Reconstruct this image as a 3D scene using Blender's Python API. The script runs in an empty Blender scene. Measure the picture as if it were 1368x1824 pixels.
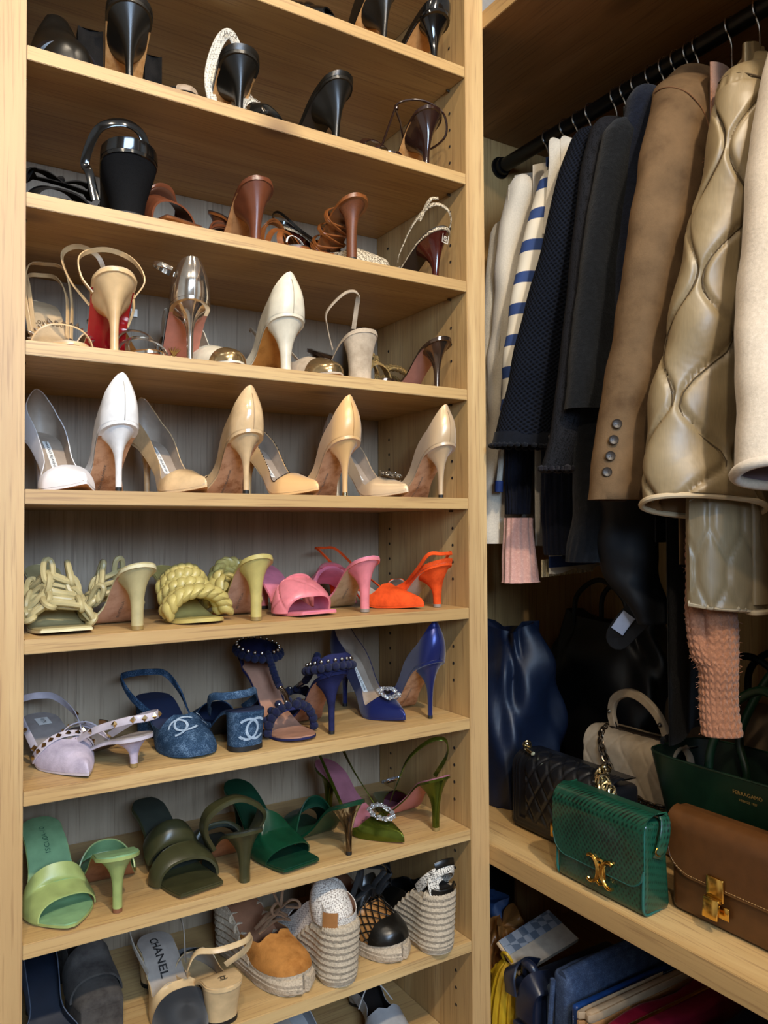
import bpy, bmesh, math, random
from math import sin, cos, pi, sqrt, exp, radians, acos, atan2
from mathutils import Vector, Matrix

# ------------------------------------------------------------------ camera, world, lights, exposure
SC = bpy.context.scene
COL = SC.collection
CZ = 1.40                                   # eye height of the camera
random.seed(11)
V = Vector

cd = bpy.data.cameras.new('camera')
cam = bpy.data.objects.new('camera', cd); COL.objects.link(cam); SC.camera = cam
yaw, pitch, roll = radians(31.7093), radians(1.3040), radians(-0.3175)
fw = V((sin(yaw)*cos(pitch), cos(yaw)*cos(pitch), sin(pitch)))
r0 = V((cos(yaw), -sin(yaw), 0)); u0 = r0.cross(fw)
rr = cos(roll)*r0 + sin(roll)*u0; uu = -sin(roll)*r0 + cos(roll)*u0
m = Matrix((rr, uu, -fw)).transposed().to_4x4(); m.translation = V((0, 0, CZ)); cam.matrix_world = m
cd.sensor_fit = 'VERTICAL'; cd.sensor_height = 36.0; cd.lens = 36.0*1392.3/1824.0
cd.clip_start = 0.02; cd.clip_end = 50

w = bpy.data.worlds.new('world'); SC.world = w; w.use_nodes = True
w.node_tree.nodes['Background'].inputs[0].default_value = (0.55, 0.7, 1.0, 1)
w.node_tree.nodes['Background'].inputs[1].default_value = 0.05

def light(name, kind, loc, energy, col, target=None, size=0.1, size_y=None, spot=None, blend=0.6):
    d = bpy.data.lights.new(name, kind); o = bpy.data.objects.new(name, d); COL.objects.link(o)
    o.location = loc; d.energy = energy; d.color = col
    if target is not None:
        o.rotation_euler = (V(target)-V(loc)).to_track_quat('-Z', 'Y').to_euler()
    if kind == 'AREA':
        d.size = size
        if size_y: d.shape = 'RECTANGLE'; d.size_y = size_y
        else: d.shape = 'DISK'
    else:
        d.shadow_soft_size = size
    if spot: d.spot_size = radians(spot); d.spot_blend = blend
    return o

CEIL = 2.95
WARM = (1.0, 0.845, 0.645)
# recessed downlights of the closet ceiling
light('downlight_lamp', 'SPOT', (0.76, 0.66, CEIL-0.03), 12, WARM, (0.80, 0.95, 0), 0.03, spot=125, blend=0.9)
light('downlight_lamp', 'SPOT', (0.12, 0.66, CEIL-0.03), 11, WARM, (0.18, 0.95, 0), 0.03, spot=125, blend=0.9)
light('downlight_lamp', 'SPOT', (0.42, -0.55, CEIL-0.03), 108, WARM, (0.62, 0.75, 1.1), 0.04, spot=125, blend=0.9)
light('downlight_lamp', 'SPOT', (-0.35, -0.55, CEIL-0.03), 50, WARM, (0.4, 0.8, 1.0), 0.04, spot=125, blend=0.9)
# daylight from the window behind the camera
light('window_daylight', 'AREA', (0.10, -1.76, 1.95), 112, (0.52, 0.72, 1.0), (0.45, 1.3, 1.0), 1.1, 1.3)

SC.view_settings.view_transform = 'Standard'; SC.view_settings.look = 'None'
SC.view_settings.gamma = 1.0; SC.view_settings.use_curve_mapping = False
SC.view_settings.exposure = 0.26
SC.cycles.use_denoising = True
SC.cycles.max_bounces = 6; SC.cycles.diffuse_bounces = 4; SC.cycles.glossy_bounces = 3
SC.cycles.sample_clamp_indirect = 3.0
SC.cycles.caustics_reflective = False; SC.cycles.caustics_refractive = False

# ------------------------------------------------------------------ helpers
def lin(h):
    if isinstance(h, str):
        c = [int(h[i:i+2], 16)/255 for i in (0, 2, 4)]
        return tuple((x/12.92 if x <= .04045 else ((x+.055)/1.055)**2.4) for x in c)
    return h

class MB:
    """collects vertices and faces; build() links them as ONE mesh object"""
    def __init__(s): s.v = []; s.f = []; s.m = []
    def add(s, vs, fs, mi=0):
        n = len(s.v); s.v += [tuple(p) for p in vs]; s.f += [tuple(i+n for i in f) for f in fs]; s.m += [mi]*len(fs); return s
    def grid(s, rows, mi=0, cu=False, cv=False, cap=False, mf=None):
        """rows of points -> quads; cv closes each row, cu closes the rows, cap fills the two end rings"""
        nr, nc = len(rows), len(rows[0]); n = len(s.v)
        for r in rows: s.v += [tuple(p) for p in r]
        for i in range(nr if cu else nr-1):
            for j in range(nc if cv else nc-1):
                a, b = n+i*nc+j, n+i*nc+(j+1) % nc
                i2 = (i+1) % nr
                c, d = n+i2*nc+(j+1) % nc, n+i2*nc+j
                s.f.append((a, b, c, d)); s.m.append(mf(i, j) if mf else mi)
        if cap:
            s.f.append(tuple(n+j for j in range(nc))[::-1]); s.m.append(mf(0, 0) if mf else mi)
            k = n+(nr-1)*nc
            s.f.append(tuple(k+j for j in range(nc))); s.m.append(mf(nr-2, 0) if mf else mi)
        return s
    def box(s, lo, hi, mi=0):
        x0, y0, z0 = lo; x1, y1, z1 = hi
        return s.add([(x0,y0,z0),(x1,y0,z0),(x1,y1,z0),(x0,y1,z0),(x0,y0,z1),(x1,y0,z1),(x1,y1,z1),(x0,y1,z1)],
                     [(0,3,2,1),(4,5,6,7),(0,1,5,4),(1,2,6,5),(2,3,7,6),(3,0,4,7)], mi)
    def tube(s, pts, r, n=8, mi=0, closed=False):
        pts = [V(p) for p in pts]; N = len(pts); rows = []; up = None
        for i, p in enumerate(pts):
            t = (pts[(i+1) % N]-pts[i-1]) if closed else (pts[min(i+1, N-1)]-pts[max(i-1, 0)])
            t.normalize()
            if up is None: up = t.orthogonal().normalized()
            up = (up-t*up.dot(t)); up = up.normalized() if up.length > 1e-6 else t.orthogonal().normalized()
            b = t.cross(up); rad = r[i] if isinstance(r, (list, tuple)) else r
            rows.append([p+up*(rad*cos(2*pi*k/n))+b*(rad*sin(2*pi*k/n)) for k in range(n)])
        return s.grid(rows, mi, cu=closed, cv=True, cap=not closed)
    def ribbon(s, pts, wd, th, ref, mi=0, closed=False, rnd=True):
        """flat strap along pts; ref(p) gives the outward direction; wd may be a list"""
        pts = [V(p) for p in pts]; N = len(pts); rows = []
        prof = [(-1, -.5), (-.94, .3), (-.75, .5), (.75, .5), (.94, .3), (1, -.5)] if rnd else [(-1, -.5), (-1, .5), (1, .5), (1, -.5)]
        for i, p in enumerate(pts):
            t = (pts[(i+1) % N]-pts[i-1]) if closed else (pts[min(i+1, N-1)]-pts[max(i-1, 0)])
            t.normalize(); o = V(ref(p)); o = o-t*o.dot(t)
            o = o.normalized() if o.length > 1e-6 else t.orthogonal().normalized()
            b = t.cross(o); W = wd[i] if isinstance(wd, (list, tuple)) else wd
            rows.append([p+b*(a*W/2)+o*(c*th) for a, c in prof])
        return s.grid(rows, mi, cu=closed, cv=True, cap=not closed)
    def sphere(s, c, r, n=8, mi=0, sc=(1, 1, 1)):
        rows = []
        for i in range(n//2+1):
            a = pi*i/(n//2); rr_ = max(sin(a), 1e-3)
            rows.append([(c[0]+sc[0]*r*rr_*cos(2*pi*k/n), c[1]+sc[1]*r*rr_*sin(2*pi*k/n), c[2]-sc[2]*r*cos(a)) for k in range(n)])
        return s.grid(rows, mi, cv=True, cap=True)
    def cone(s, p, axis, r, h, n=8, mi=0, r2=0.0003):
        p = V(p); a = V(axis).normalized(); u = a.orthogonal().normalized(); b = a.cross(u)
        rows = [[p+a*z+u*(q*cos(2*pi*k/n+pi/n))+b*(q*sin(2*pi*k/n+pi/n)) for k in range(n)] for z, q in ((0, r), (h, r2))]
        return s.grid(rows, mi, cv=True, cap=True)
    def lathe(s, prof, n=16, mi=0, mat=None):
        M = mat or Matrix()
        rows = [[M @ V((r*cos(2*pi*k/n), r*sin(2*pi*k/n), z)) for k in range(n)] for r, z in prof]
        return s.grid(rows, mi, cv=True, cap=True)
    def xf(s, M):
        s.v = [tuple(M @ V(p)) for p in s.v]; return s
    def build(s, name, mats, parent=None, smooth=True, ang=42, fix=True, label=None, kind=None, uv=None):
        me = bpy.data.meshes.new(name); me.from_pydata(s.v, [], s.f)
        if not isinstance(mats, (list, tuple)): mats = [mats]
        for m_ in mats: me.materials.append(m_)
        if len(mats) > 1: me.polygons.foreach_set('material_index', s.m)
        if fix:
            bm = bmesh.new(); bm.from_mesh(me); bmesh.ops.recalc_face_normals(bm, faces=bm.faces); bm.to_mesh(me); bm.free()
        if uv:
            l = me.uv_layers.new(name='UVMap')
            for lp in me.loops: l.data[lp.index].uv = uv[lp.vertex_index]
        if smooth:
            me.shade_smooth(); me.set_sharp_from_angle(angle=radians(ang))
        o = bpy.data.objects.new(name, me); COL.objects.link(o)
        if parent: o.parent = parent
        if label: o['label'] = label
        if kind: o['kind'] = kind
        return o

def thing(name, label, cat, loc=(0, 0, 0), rz=0, group=None):
    o = bpy.data.objects.new(name, None); COL.objects.link(o); o.empty_display_size = .02
    o.location = loc; o.rotation_euler = (0, 0, rz); o['label'] = label; o['category'] = cat
    if group: o['group'] = group
    return o

def spline(pts, n=8, closed=False):
    """Catmull-Rom through pts"""
    P = [V(p) for p in pts]; N = len(P); out = []
    for i in range(N if closed else N-1):
        p1, p2 = P[i], P[(i+1) % N]
        p0 = P[i-1] if (closed or i > 0) else p1*2-p2
        p3 = P[(i+2) % N] if (closed or i+2 < N) else p2*2-p1
        for k in range(n):
            t = k/n
            out.append(0.5*((2*p1)+(p2-p0)*t+(2*p0-5*p1+4*p2-p3)*t*t+(3*p1-p0-3*p2+p3)*t**3))
    if not closed: out.append(P[-1])
    return out

def interp(tab):
    """smooth 1D interpolation (monotone cubic) of [(x, y), ...]"""
    xs = [a for a, b in tab]; ys = [b for a, b in tab]; n = len(xs)
    dl = [(ys[i+1]-ys[i])/(xs[i+1]-xs[i]) for i in range(n-1)]
    ms = [dl[0]]+[0 if dl[i-1]*dl[i] <= 0 else 2*dl[i-1]*dl[i]/(dl[i-1]+dl[i]) for i in range(1, n-1)]+[dl[-1]]
    def f(x):
        if x <= xs[0]: return ys[0]
        if x >= xs[-1]: return ys[-1]
        i = 0
        while x > xs[i+1]: i += 1
        h = xs[i+1]-xs[i]; t = (x-xs[i])/h
        return (ys[i]*(1+2*t)*(1-t)**2+h*ms[i]*t*(1-t)**2+ys[i+1]*t*t*(3-2*t)+h*ms[i+1]*t*t*(t-1))
    return f

def lerp(a, b, t): return a+(b-a)*t
def ss(a, b, x):
    t = min(1, max(0, (x-a)/(b-a))); return t*t*(3-2*t)

def text_mb(txt, size, fn, mb=None, mi=0, squash=1.0, bold=0.0):
    """flat lettering of the built-in font, each point laid down by fn(tx, ty); centred on the origin"""
    cu = bpy.data.curves.new('lettering', 'FONT'); cu.body = txt; cu.size = size; cu.align_x = 'CENTER'; cu.align_y = 'CENTER'
    cu.resolution_u = 2; cu.offset = bold
    o = bpy.data.objects.new('lettering', cu); COL.objects.link(o)
    dg = bpy.context.evaluated_depsgraph_get(); me = bpy.data.meshes.new_from_object(o.evaluated_get(dg))
    mb = mb or MB()
    mb.add([fn(v.co.x*squash, v.co.y) for v in me.vertices], [tuple(p.vertices) for p in me.polygons], mi)
    bpy.data.objects.remove(o); bpy.data.curves.remove(cu); bpy.data.meshes.remove(me)
    return mb

# ------------------------------------------------------------------ materials
_mats = {}
def nodes(name):
    m_ = bpy.data.materials.new(name); m_.use_nodes = True; nt = m_.node_tree
    b = nt.nodes['Principled BSDF']
    return m_, nt, b, nt.nodes, nt.links

def N(nt, t, **kw):
    n = nt.nodes.new(t)
    for k, v_ in kw.items():
        if k[0] == '_': setattr(n, k[1:], v_)
        else: n.inputs[k.replace('__', ' ')].default_value = v_
    return n

def coords(nt, scale=(1, 1, 1), rot=(0, 0, 0)):
    tc = nt.nodes.new('ShaderNodeTexCoord'); mp = nt.nodes.new('ShaderNodeMapping')
    mp.inputs['Scale'].default_value = scale; mp.inputs['Rotation'].default_value = rot
    nt.links.new(tc.outputs['Object'], mp.inputs['Vector']); return mp.outputs['Vector']

def ramp(nt, fac, stops):
    r = nt.nodes.new('ShaderNodeValToRGB'); e = r.color_ramp.elements
    while len(e) < len(stops): e.new(.5)
    for el, (p, c) in zip(e, stops): el.position = p; el.color = (*c, 1) if len(c) == 3 else c
    nt.links.new(fac, r.inputs['Fac']); return r.outputs['Color']

def bump(nt, b, h, strength, dist=0.001):
    bp = nt.nodes.new('ShaderNodeBump'); bp.inputs['Strength'].default_value = strength; bp.inputs['Distance'].default_value = dist
    nt.links.new(h, bp.inputs['Height']); nt.links.new(bp.outputs['Normal'], b.inputs['Normal'])

def shd(c, k): return tuple(min(1, x*k) for x in c)

def mat(name, col, rough=.5, metal=0, kind=None, col2=None, coat=0, scale=1.0, bstr=None, spec=.5):
    if name in _mats: return _mats[name]
    c = lin(col); c2 = lin(col2) if col2 else None
    m_, nt, b, nd, lk = nodes(name)
    b.inputs['Base Color'].default_value = (*c, 1); b.inputs['Roughness'].default_value = rough
    b.inputs['Metallic'].default_value = metal; b.inputs['Coat Weight'].default_value = coat
    b.inputs['Specular IOR Level'].default_value = spec if kind not in ('fuzz', 'knit', 'weave', 'suede', 'denim', 'jute') else .12
    def colr(fac, stops): lk.new(ramp(nt, fac, stops), b.inputs['Base Color'])
    if kind == 'leather':
        v = coords(nt); t = N(nt, 'ShaderNodeTexNoise', Scale=55*scale, Detail=4); lk.new(v, t.inputs['Vector'])
        colr(t.outputs['Fac'], [(.3, shd(c, .86)), (.7, shd(c, 1.1))])
        t2 = N(nt, 'ShaderNodeTexVoronoi', Scale=900*scale); lk.new(v, t2.inputs['Vector'])
        bump(nt, b, t2.outputs['Distance'], bstr or .12, .0004)
    elif kind == 'suede':
        v = coords(nt); t = N(nt, 'ShaderNodeTexNoise', Scale=28*scale, Detail=6, Roughness=.65); lk.new(v, t.inputs['Vector'])
        colr(t.outputs['Fac'], [(.3, c2 or shd(c, .68)), (.5, c), (.72, shd(c, 1.35))])
        t2 = N(nt, 'ShaderNodeTexNoise', Scale=900*scale, Detail=2); lk.new(v, t2.inputs['Vector'])
        bump(nt, b, t2.outputs['Fac'], bstr or .5, .0008)
        b.inputs['Sheen Weight'].default_value = .25 if sum(c) > .15 else .04; b.inputs['Sheen Roughness'].default_value = .4
        b.inputs['Sheen Tint'].default_value = (*shd(c, 1.6), 1)
    elif kind == 'satin':
        v = coords(nt); t = N(nt, 'ShaderNodeTexWave', Scale=900*scale, Distortion=1, _bands_direction='DIAGONAL'); lk.new(v, t.inputs['Vector'])
        bump(nt, b, t.outputs['Fac'], .06, .0003); b.inputs['Sheen Weight'].default_value = .3
        b.inputs['Anisotropic'].default_value = .5
    elif kind == 'weave':
        v = coords(nt, rot=(.3, .2, .785)); t = N(nt, 'ShaderNodeTexVoronoi', Scale=330*scale, Randomness=.45); lk.new(v, t.inputs['Vector'])
        colr(t.outputs['Distance'], [(.25, shd(c, 1.15)), (.5, c), (.72, c2 or shd(c, .45))])
        bump(nt, b, t.outputs['Distance'], -.6, .0012)
    elif kind == 'denim':
        v = coords(nt); t = N(nt, 'ShaderNodeTexNoise', Scale=620*scale, Detail=3, Roughness=.6); lk.new(v, t.inputs['Vector'])
        t3 = N(nt, 'ShaderNodeTexNoise', Scale=60, Detail=8, Roughness=.7); lk.new(v, t3.inputs['Vector'])
        mx = N(nt, 'ShaderNodeMix', Factor=.5); lk.new(t.outputs['Fac'], mx.inputs['A']); lk.new(t3.outputs['Fac'], mx.inputs['B'])
        colr(mx.outputs['Result'], [(.34, shd(c, .6)), (.5, c), (.68, c2 or shd(c, 2.0))]); bump(nt, b, t.outputs['Fac'], .3, .0005)
    elif kind == 'jute':
        v = coords(nt, (1, 1, 1)); t = N(nt, 'ShaderNodeTexNoise', Scale=260*scale, Detail=5, Roughness=.7); lk.new(v, t.inputs['Vector'])
        colr(t.outputs['Fac'], [(.3, shd(c, .55)), (.5, c), (.75, shd(c, 1.3))]); bump(nt, b, t.outputs['Fac'], .9, .0015)
    elif kind == 'glitter':
        v = coords(nt); t = N(nt, 'ShaderNodeTexVoronoi', Scale=700*scale); lk.new(v, t.inputs['Vector'])
        colr(t.outputs['Color'], [(0, shd(c, .35)), (.5, c), (1, shd(c, 1.7))]); bump(nt, b, t.outputs['Distance'], 1.0, .002)
    elif kind == 'knit':
        v = coords(nt, (1, 1, 1)); t = N(nt, 'ShaderNodeTexVoronoi', Scale=150*scale); lk.new(v, t.inputs['Vector'])
        t3 = N(nt, 'ShaderNodeTexNoise', Scale=340*scale, Detail=5, Roughness=.7); lk.new(v, t3.inputs['Vector'])
        mx = N(nt, 'ShaderNodeMix', Factor=.5); lk.new(t.outputs['Distance'], mx.inputs['A']); lk.new(t3.outputs['Fac'], mx.inputs['B'])
        colr(mx.outputs['Result'], [(.15, shd(c, 1.25)), (.45, c), (.75, c2 or shd(c, .5))])
        bump(nt, b, mx.outputs['Result'], -(bstr or .8), .003/scale)
        b.inputs['Sheen Weight'].default_value = .06 if sum(c) < .3 else .25
    elif kind == 'fuzz':
        v = coords(nt); t = N(nt, 'ShaderNodeTexNoise', Scale=130*scale, Detail=8, Roughness=.75); lk.new(v, t.inputs['Vector'])
        lo = .82 if sum(c) > 1.1 else .5
        colr(t.outputs['Fac'], [(.3, shd(c, lo)), (.55, c), (.8, c2 or shd(c, 1.6))]); bump(nt, b, t.outputs['Fac'], bstr or .9, .003)
        b.inputs['Sheen Weight'].default_value = .08 if sum(c) < .3 else .3; b.inputs['Sheen Roughness'].default_value = .5
    elif kind == 'scale':
        tc = nt.nodes.new('ShaderNodeTexCoord'); sx = nt.nodes.new('ShaderNodeSeparateXYZ'); lk.new(tc.outputs['Object'], sx.inputs[0])
        sb = N(nt, 'ShaderNodeMath', _operation='SUBTRACT'); lk.new(sx.outputs['Z'], sb.inputs[0]); lk.new(sx.outputs['X'], sb.inputs[1])
        ad = N(nt, 'ShaderNodeMath', _operation='ADD'); lk.new(sx.outputs['Y'], ad.inputs[0]); lk.new(sx.outputs['X'], ad.inputs[1])
        cb = nt.nodes.new('ShaderNodeCombineXYZ'); lk.new(ad.outputs[0], cb.inputs[0]); lk.new(sb.outputs[0], cb.inputs[1])
        mp = nt.nodes.new('ShaderNodeMapping'); mp.inputs['Rotation'].default_value = (0, 0, .80); mp.inputs['Scale'].default_value = (1.0, .78, 1); lk.new(cb.outputs[0], mp.inputs['Vector'])
        t = N(nt, 'ShaderNodeTexVoronoi', Scale=165*scale, Randomness=.22, _voronoi_dimensions='2D'); lk.new(mp.outputs['Vector'], t.inputs['Vector'])
        t3 = N(nt, 'ShaderNodeTexNoise', Scale=14, Detail=3); lk.new(tc.outputs['Object'], t3.inputs['Vector'])
        mx = N(nt, 'ShaderNodeMath', _operation='ADD'); lk.new(t.outputs['Distance'], mx.inputs[0]); lk.new(t3.outputs['Fac'], mx.inputs[1])
        colr(mx.outputs[0], [(.55, c2 or shd(c, .3)), (.82, c), (1.2, shd(c, 1.35))]); bump(nt, b, t.outputs['Distance'], -.7, .002)
    elif kind == 'wear':
        v = coords(nt); t = N(nt, 'ShaderNodeTexNoise', Scale=35*scale, Detail=7, Roughness=.7); lk.new(v, t.inputs['Vector'])
        colr(t.outputs['Fac'], [(.35, c2 or shd(c, .6)), (.52, c), (.75, shd(c, 1.15))])
    elif kind == 'nylon':
        v = coords(nt); t = N(nt, 'ShaderNodeTexNoise', Scale=15*scale, Detail=3, Roughness=.5, Distortion=.2); lk.new(v, t.inputs['Vector'])
        t2 = N(nt, 'ShaderNodeTexNoise', Scale=1.0, Detail=2); lk.new(coords(nt, (420, 420, 30)), t2.inputs['Vector'])
        mx = N(nt, 'ShaderNodeMix', Factor=.4); lk.new(t.outputs['Fac'], mx.inputs['A']); lk.new(t2.outputs['Fac'], mx.inputs['B'])
        colr(mx.outputs['Result'], [(.3, shd(c, .82)), (.7, shd(c, 1.15))]); bump(nt, b, t.outputs['Fac'], bstr or .35, .008)
    elif kind == 'metal':
        v = coords(nt); t = N(nt, 'ShaderNodeTexNoise', Scale=90, Detail=3); lk.new(v, t.inputs['Vector'])
        colr(t.outputs['Fac'], [(.3, shd(c, .8)), (.7, shd(c, 1.08))])
    else:
        v = coords(nt); t = N(nt, 'ShaderNodeTexNoise', Scale=40*scale, Detail=4); lk.new(v, t.inputs['Vector'])
        colr(t.outputs['Fac'], [(.3, shd(c, .92)), (.7, shd(c, 1.06))])
    _mats[name] = m_; return m_

def wood(name, axis, c=('bd9862', 'd2b17a', '8a6540'), fine=1.0, knots=0.0):
    """oak: long figure along axis 0/1/2, fine pores, now and then a knot"""
    if name in _mats: return _mats[name]
    m_, nt, b, nd, lk = nodes(name)
    s1 = [7, 7, 7]; s1[axis] = .55; s2 = [260*fine]*3; s2[axis] = 7
    t1 = N(nt, 'ShaderNodeTexNoise', Scale=1.6, Detail=5, Roughness=.6, Distortion=.9); lk.new(coords(nt, s1), t1.inputs['Vector'])
    t2 = N(nt, 'ShaderNodeTexNoise', Scale=1.0, Detail=3, Roughness=.6); lk.new(coords(nt, s2), t2.inputs['Vector'])
    s3 = [34]*3; s3[axis] = 1.2
    t3 = N(nt, 'ShaderNodeTexNoise', Scale=1.0, Detail=4, Roughness=.65, Distortion=.3); lk.new(coords(nt, s3), t3.inputs['Vector'])
    a_, l_, d_ = [lin(x) for x in c]
    c1 = ramp(nt, t1.outputs['Fac'], [(.32, shd(a_, .9)), (.5, a_), (.7, l_)])
    c3 = ramp(nt, t3.outputs['Fac'], [(.3, (.76, .74, .70)), (.62, (1, 1, 1))])
    mu = N(nt, 'ShaderNodeMix', _data_type='RGBA', _blend_type='MULTIPLY', Factor=.55); lk.new(c1, mu.inputs['A']); lk.new(c3, mu.inputs['B'])
    f2 = ramp(nt, t2.outputs['Fac'], [(.53, (0, 0, 0)), (.66, (.55, .55, .55))])
    mx = N(nt, 'ShaderNodeMix', _data_type='RGBA'); lk.new(f2, mx.inputs['Factor']); lk.new(mu.outputs['Result'], mx.inputs['A']); mx.inputs['B'].default_value = (*d_, 1)
    out = mx.outputs['Result']
    if knots:
        s4 = [5.0]*3; s4[axis] = 2.6
        vk = N(nt, 'ShaderNodeTexVoronoi', Scale=knots); lk.new(coords(nt, s4), vk.inputs['Vector'])
        fk = ramp(nt, vk.outputs['Distance'], [(.03, (.75, .75, .75)), (.11, (0, 0, 0))])
        mk = N(nt, 'ShaderNodeMix', _data_type='RGBA'); lk.new(fk, mk.inputs['Factor']); lk.new(out, mk.inputs['A']); mk.inputs['B'].default_value = (*shd(d_, .6), 1)
        out = mk.outputs['Result']
    lk.new(out, b.inputs['Base Color']); b.inputs['Roughness'].default_value = .48
    bump(nt, b, t2.outputs['Fac'], -.15, .0006)
    _mats[name] = m_; return m_

OAKX = wood('oak grain across', 0, knots=.9); OAKY = wood('oak grain in depth', 1, knots=.9); OAKZ = wood('oak grain upright', 2, knots=1.0)
OAKF = wood('oak face frame', 2, c=('c29d6a', 'd5b47f', '94704a'))
OAKB = wood('oak back cool shade', 2, c=('a39078', 'b7a58d', '76634e'), knots=.6)  # same oak greyed, the cool shade of the back put into its colour
BLACKM = mat('black metal', '141210', .35, .4)
STEEL = mat('bright steel', 'd8d4cc', .22, 1, 'metal')
GOLD = mat('polished gold metal', 'e2b65e', .18, 1, 'metal')
PALEGOLD = mat('pale gold metal', 'd9c79a', .22, 1, 'metal')
GUN = mat('gunmetal', '6a655e', .25, 1, 'metal')
CRYSTAL = mat('crystal stones', 'dfe2e6', .08, .75, 'glitter', scale=.35)
SMOKE = mat('smoky crystal stones', '8d8272', .15, .8, 'glitter', scale=.35)
HOLE = mat('dark hole', '1d130b', .9)
INK = mat('dark print', '2b2622', .6); INKGOLD = mat('gold print', 'c7a057', .4, .5); INKGREY = mat('grey print', '6b6258', .6)
WHITE = mat('white tag cloth', 'e9e6df', .7)
BLACKSOLE = mat('black rubber', '16130f', .6)
TANSOLE = mat('tan leather sole', 'b98a5e', .45, 0, 'wear', 'a06d42')
PINKSOLE = mat('worn leather sole', 'c2936f', .45, 0, 'wear', '8f5a36')
NUDELIN = mat('nude leather lining', 'c4a98c', .5, 0, 'leather')
GREYLIN = mat('taupe leather lining', 'a89684', .5, 0, 'leather')
# ------------------------------------------------------------------ the room and the built-in cabinets
def struct(name, lo, hi, m_, bev=0):
    o = MB().box(lo, hi).build(name, m_, smooth=False); o['kind'] = 'structure'; return o
PLASTER = mat('white painted plaster', 'cfc6b8', .8)
FLOORM = wood('oak floor boards', 1, c=('6b4c30', '7d5c3c', '44301c'))
struct('floor', (-1.6, -1.9, -.05), (1.75, 1.62, 0), FLOORM)
struct('ceiling', (-1.6, -1.9, CEIL), (1.75, 1.62, CEIL+.05), PLASTER)
struct('wall_back', (-1.6, 1.50, 0), (1.75, 1.60, CEIL), PLASTER)
struct('wall_right', (1.62, -1.9, 0), (1.72, 1.50, CEIL), PLASTER)
struct('wall_left', (-1.6, -1.9, 0), (-1.5, 1.50, CEIL), PLASTER)
struct('wall_front', (-1.5, -1.9, 0), (1.62, -1.8, CEIL), PLASTER)

def board(name, lo, hi, m_, parent, bev=.0008, face=None):
    bm = bmesh.new(); bmesh.ops.create_cube(bm, size=1)
    for v in bm.verts: v.co = V((lerp(lo[0], hi[0], v.co.x+.5), lerp(lo[1], hi[1], v.co.y+.5), lerp(lo[2], hi[2], v.co.z+.5)))
    bmesh.ops.bevel(bm, geom=bm.edges, offset=bev, segments=2, affect='EDGES')
    me = bpy.data.meshes.new(name); bm.to_mesh(me); bm.free(); me.materials.append(m_)
    if face: me.materials.append(face[0])
    if face:
        for p in me.polygons:
            if face[1](p): p.material_index = 1
    o = bpy.data.objects.new(name, me); COL.objects.link(o); o.parent = parent; return o

XL, XR, YF, YB = .1411, .8950, 1.15, 1.4725
SZ = [CZ+.0576-.2027*(i-4) for i in range(11)]
BT = .0202
cab = thing('shoe_cabinet', 'tall built-in oak shoe cabinet with nine stacked shelves of heels', 'cabinet')
board('side_panel', (.095, YF, .0), (XL, YB, 2.6), OAKZ, cab, face=(OAKF, lambda p: p.normal.y < -.9))
board('side_panel', (XR, YF, .0), (.938, YB, 2.6), OAKZ, cab, face=(OAKF, lambda p: p.normal.y < -.9))
# oak back built of upright veneer boards with fine joints
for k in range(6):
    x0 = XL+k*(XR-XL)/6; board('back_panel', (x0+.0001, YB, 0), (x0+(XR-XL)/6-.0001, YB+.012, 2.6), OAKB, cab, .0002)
for i in range(-1, 10):
    z = CZ+.0576-.2027*(i-4)
    board('shelf', (XL+.0006, YF+.0005, z-BT), (XR-.0006, YB-.0005, z), OAKX, cab)
board('top_board', (XL+.0006, YF+.001, 2.58), (XR-.0006, YB-.0005, 2.6), OAKX, cab)
pins = MB()
for X, s in ((XR, -1), (XL, 1)):
    for Y in (YF+.050, YB-.046):
        for k in range(62):
            z = CZ+.93-.032*k
            if any(z0-BT-.034 < z < z0+.036 for z0 in SZ): continue
            rows = [[(X+s*d, Y+r*cos(2*pi*j/10), z+r*sin(2*pi*j/10)) for j in range(10)] for r, d in ((.0031, .0002), (.0026, .0006), (.0012, .0004))]
            pins.grid(rows, cv=True, cap=True)
pins.build('shelf_pin_hole', HOLE, cab, kind='stuff')
# small metal shelf rests under the shelf ends
for i in range(9):
    z = CZ+.0576-.2027*(i-4)-BT
    for X, s in ((XR, -1), (XL, 1)):
        b = MB(); b.tube([(X, YF+.050, z-.0024), (X+s*.007, YF+.050, z-.0024)], .0022)
        b.build('shelf_rest', GUN, cab)

WX = .938; WB = 1.55
ZS = CZ-.588
ward = thing('wardrobe_cabinet', 'oak wardrobe bay with a hanging rail above a thick bag shelf', 'cabinet')
board('end_panel', (WX, YB-.0005, .0), (WB, YB+.012, 2.6), OAKZ, ward)
board('added_shade_panel', (WX, .425, 0), (WB, .447, 2.6), OAKZ, ward)  # added panel out of view, blocks lamp light to darken the bay
board('back_panel', (WB, -.6, 0), (WB+.015, YB, 2.6), OAKZ, ward)
board('top_board', (WX, -.6, CZ+.955), (WB, YB-.001, CZ+.990), wood('oak top shaded', 1, c=('8d6236', 'a3784a', '5d3c1e'), knots=.6), ward, .001, face=(OAKY, lambda p: p.normal.x < -.9))  # underside shade put into a darker oak; front edge stays plain oak
board('bag_shelf', (WX+.0006, -.6, ZS-.0365), (WB, YB-.001, ZS), OAKY, ward, .001)
board('lower_shelf', (WX+.004, -.6, CZ-1.00), (WB, YB-.001, CZ-.975), OAKY, ward, .001)
RX, RZ = 1.25, CZ+.890
rl = MB().tube([(RX, -.5, RZ), (RX, YB-.002, RZ)], .0165, 24); rl.build('clothes_rail', BLACKM, ward)
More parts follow.
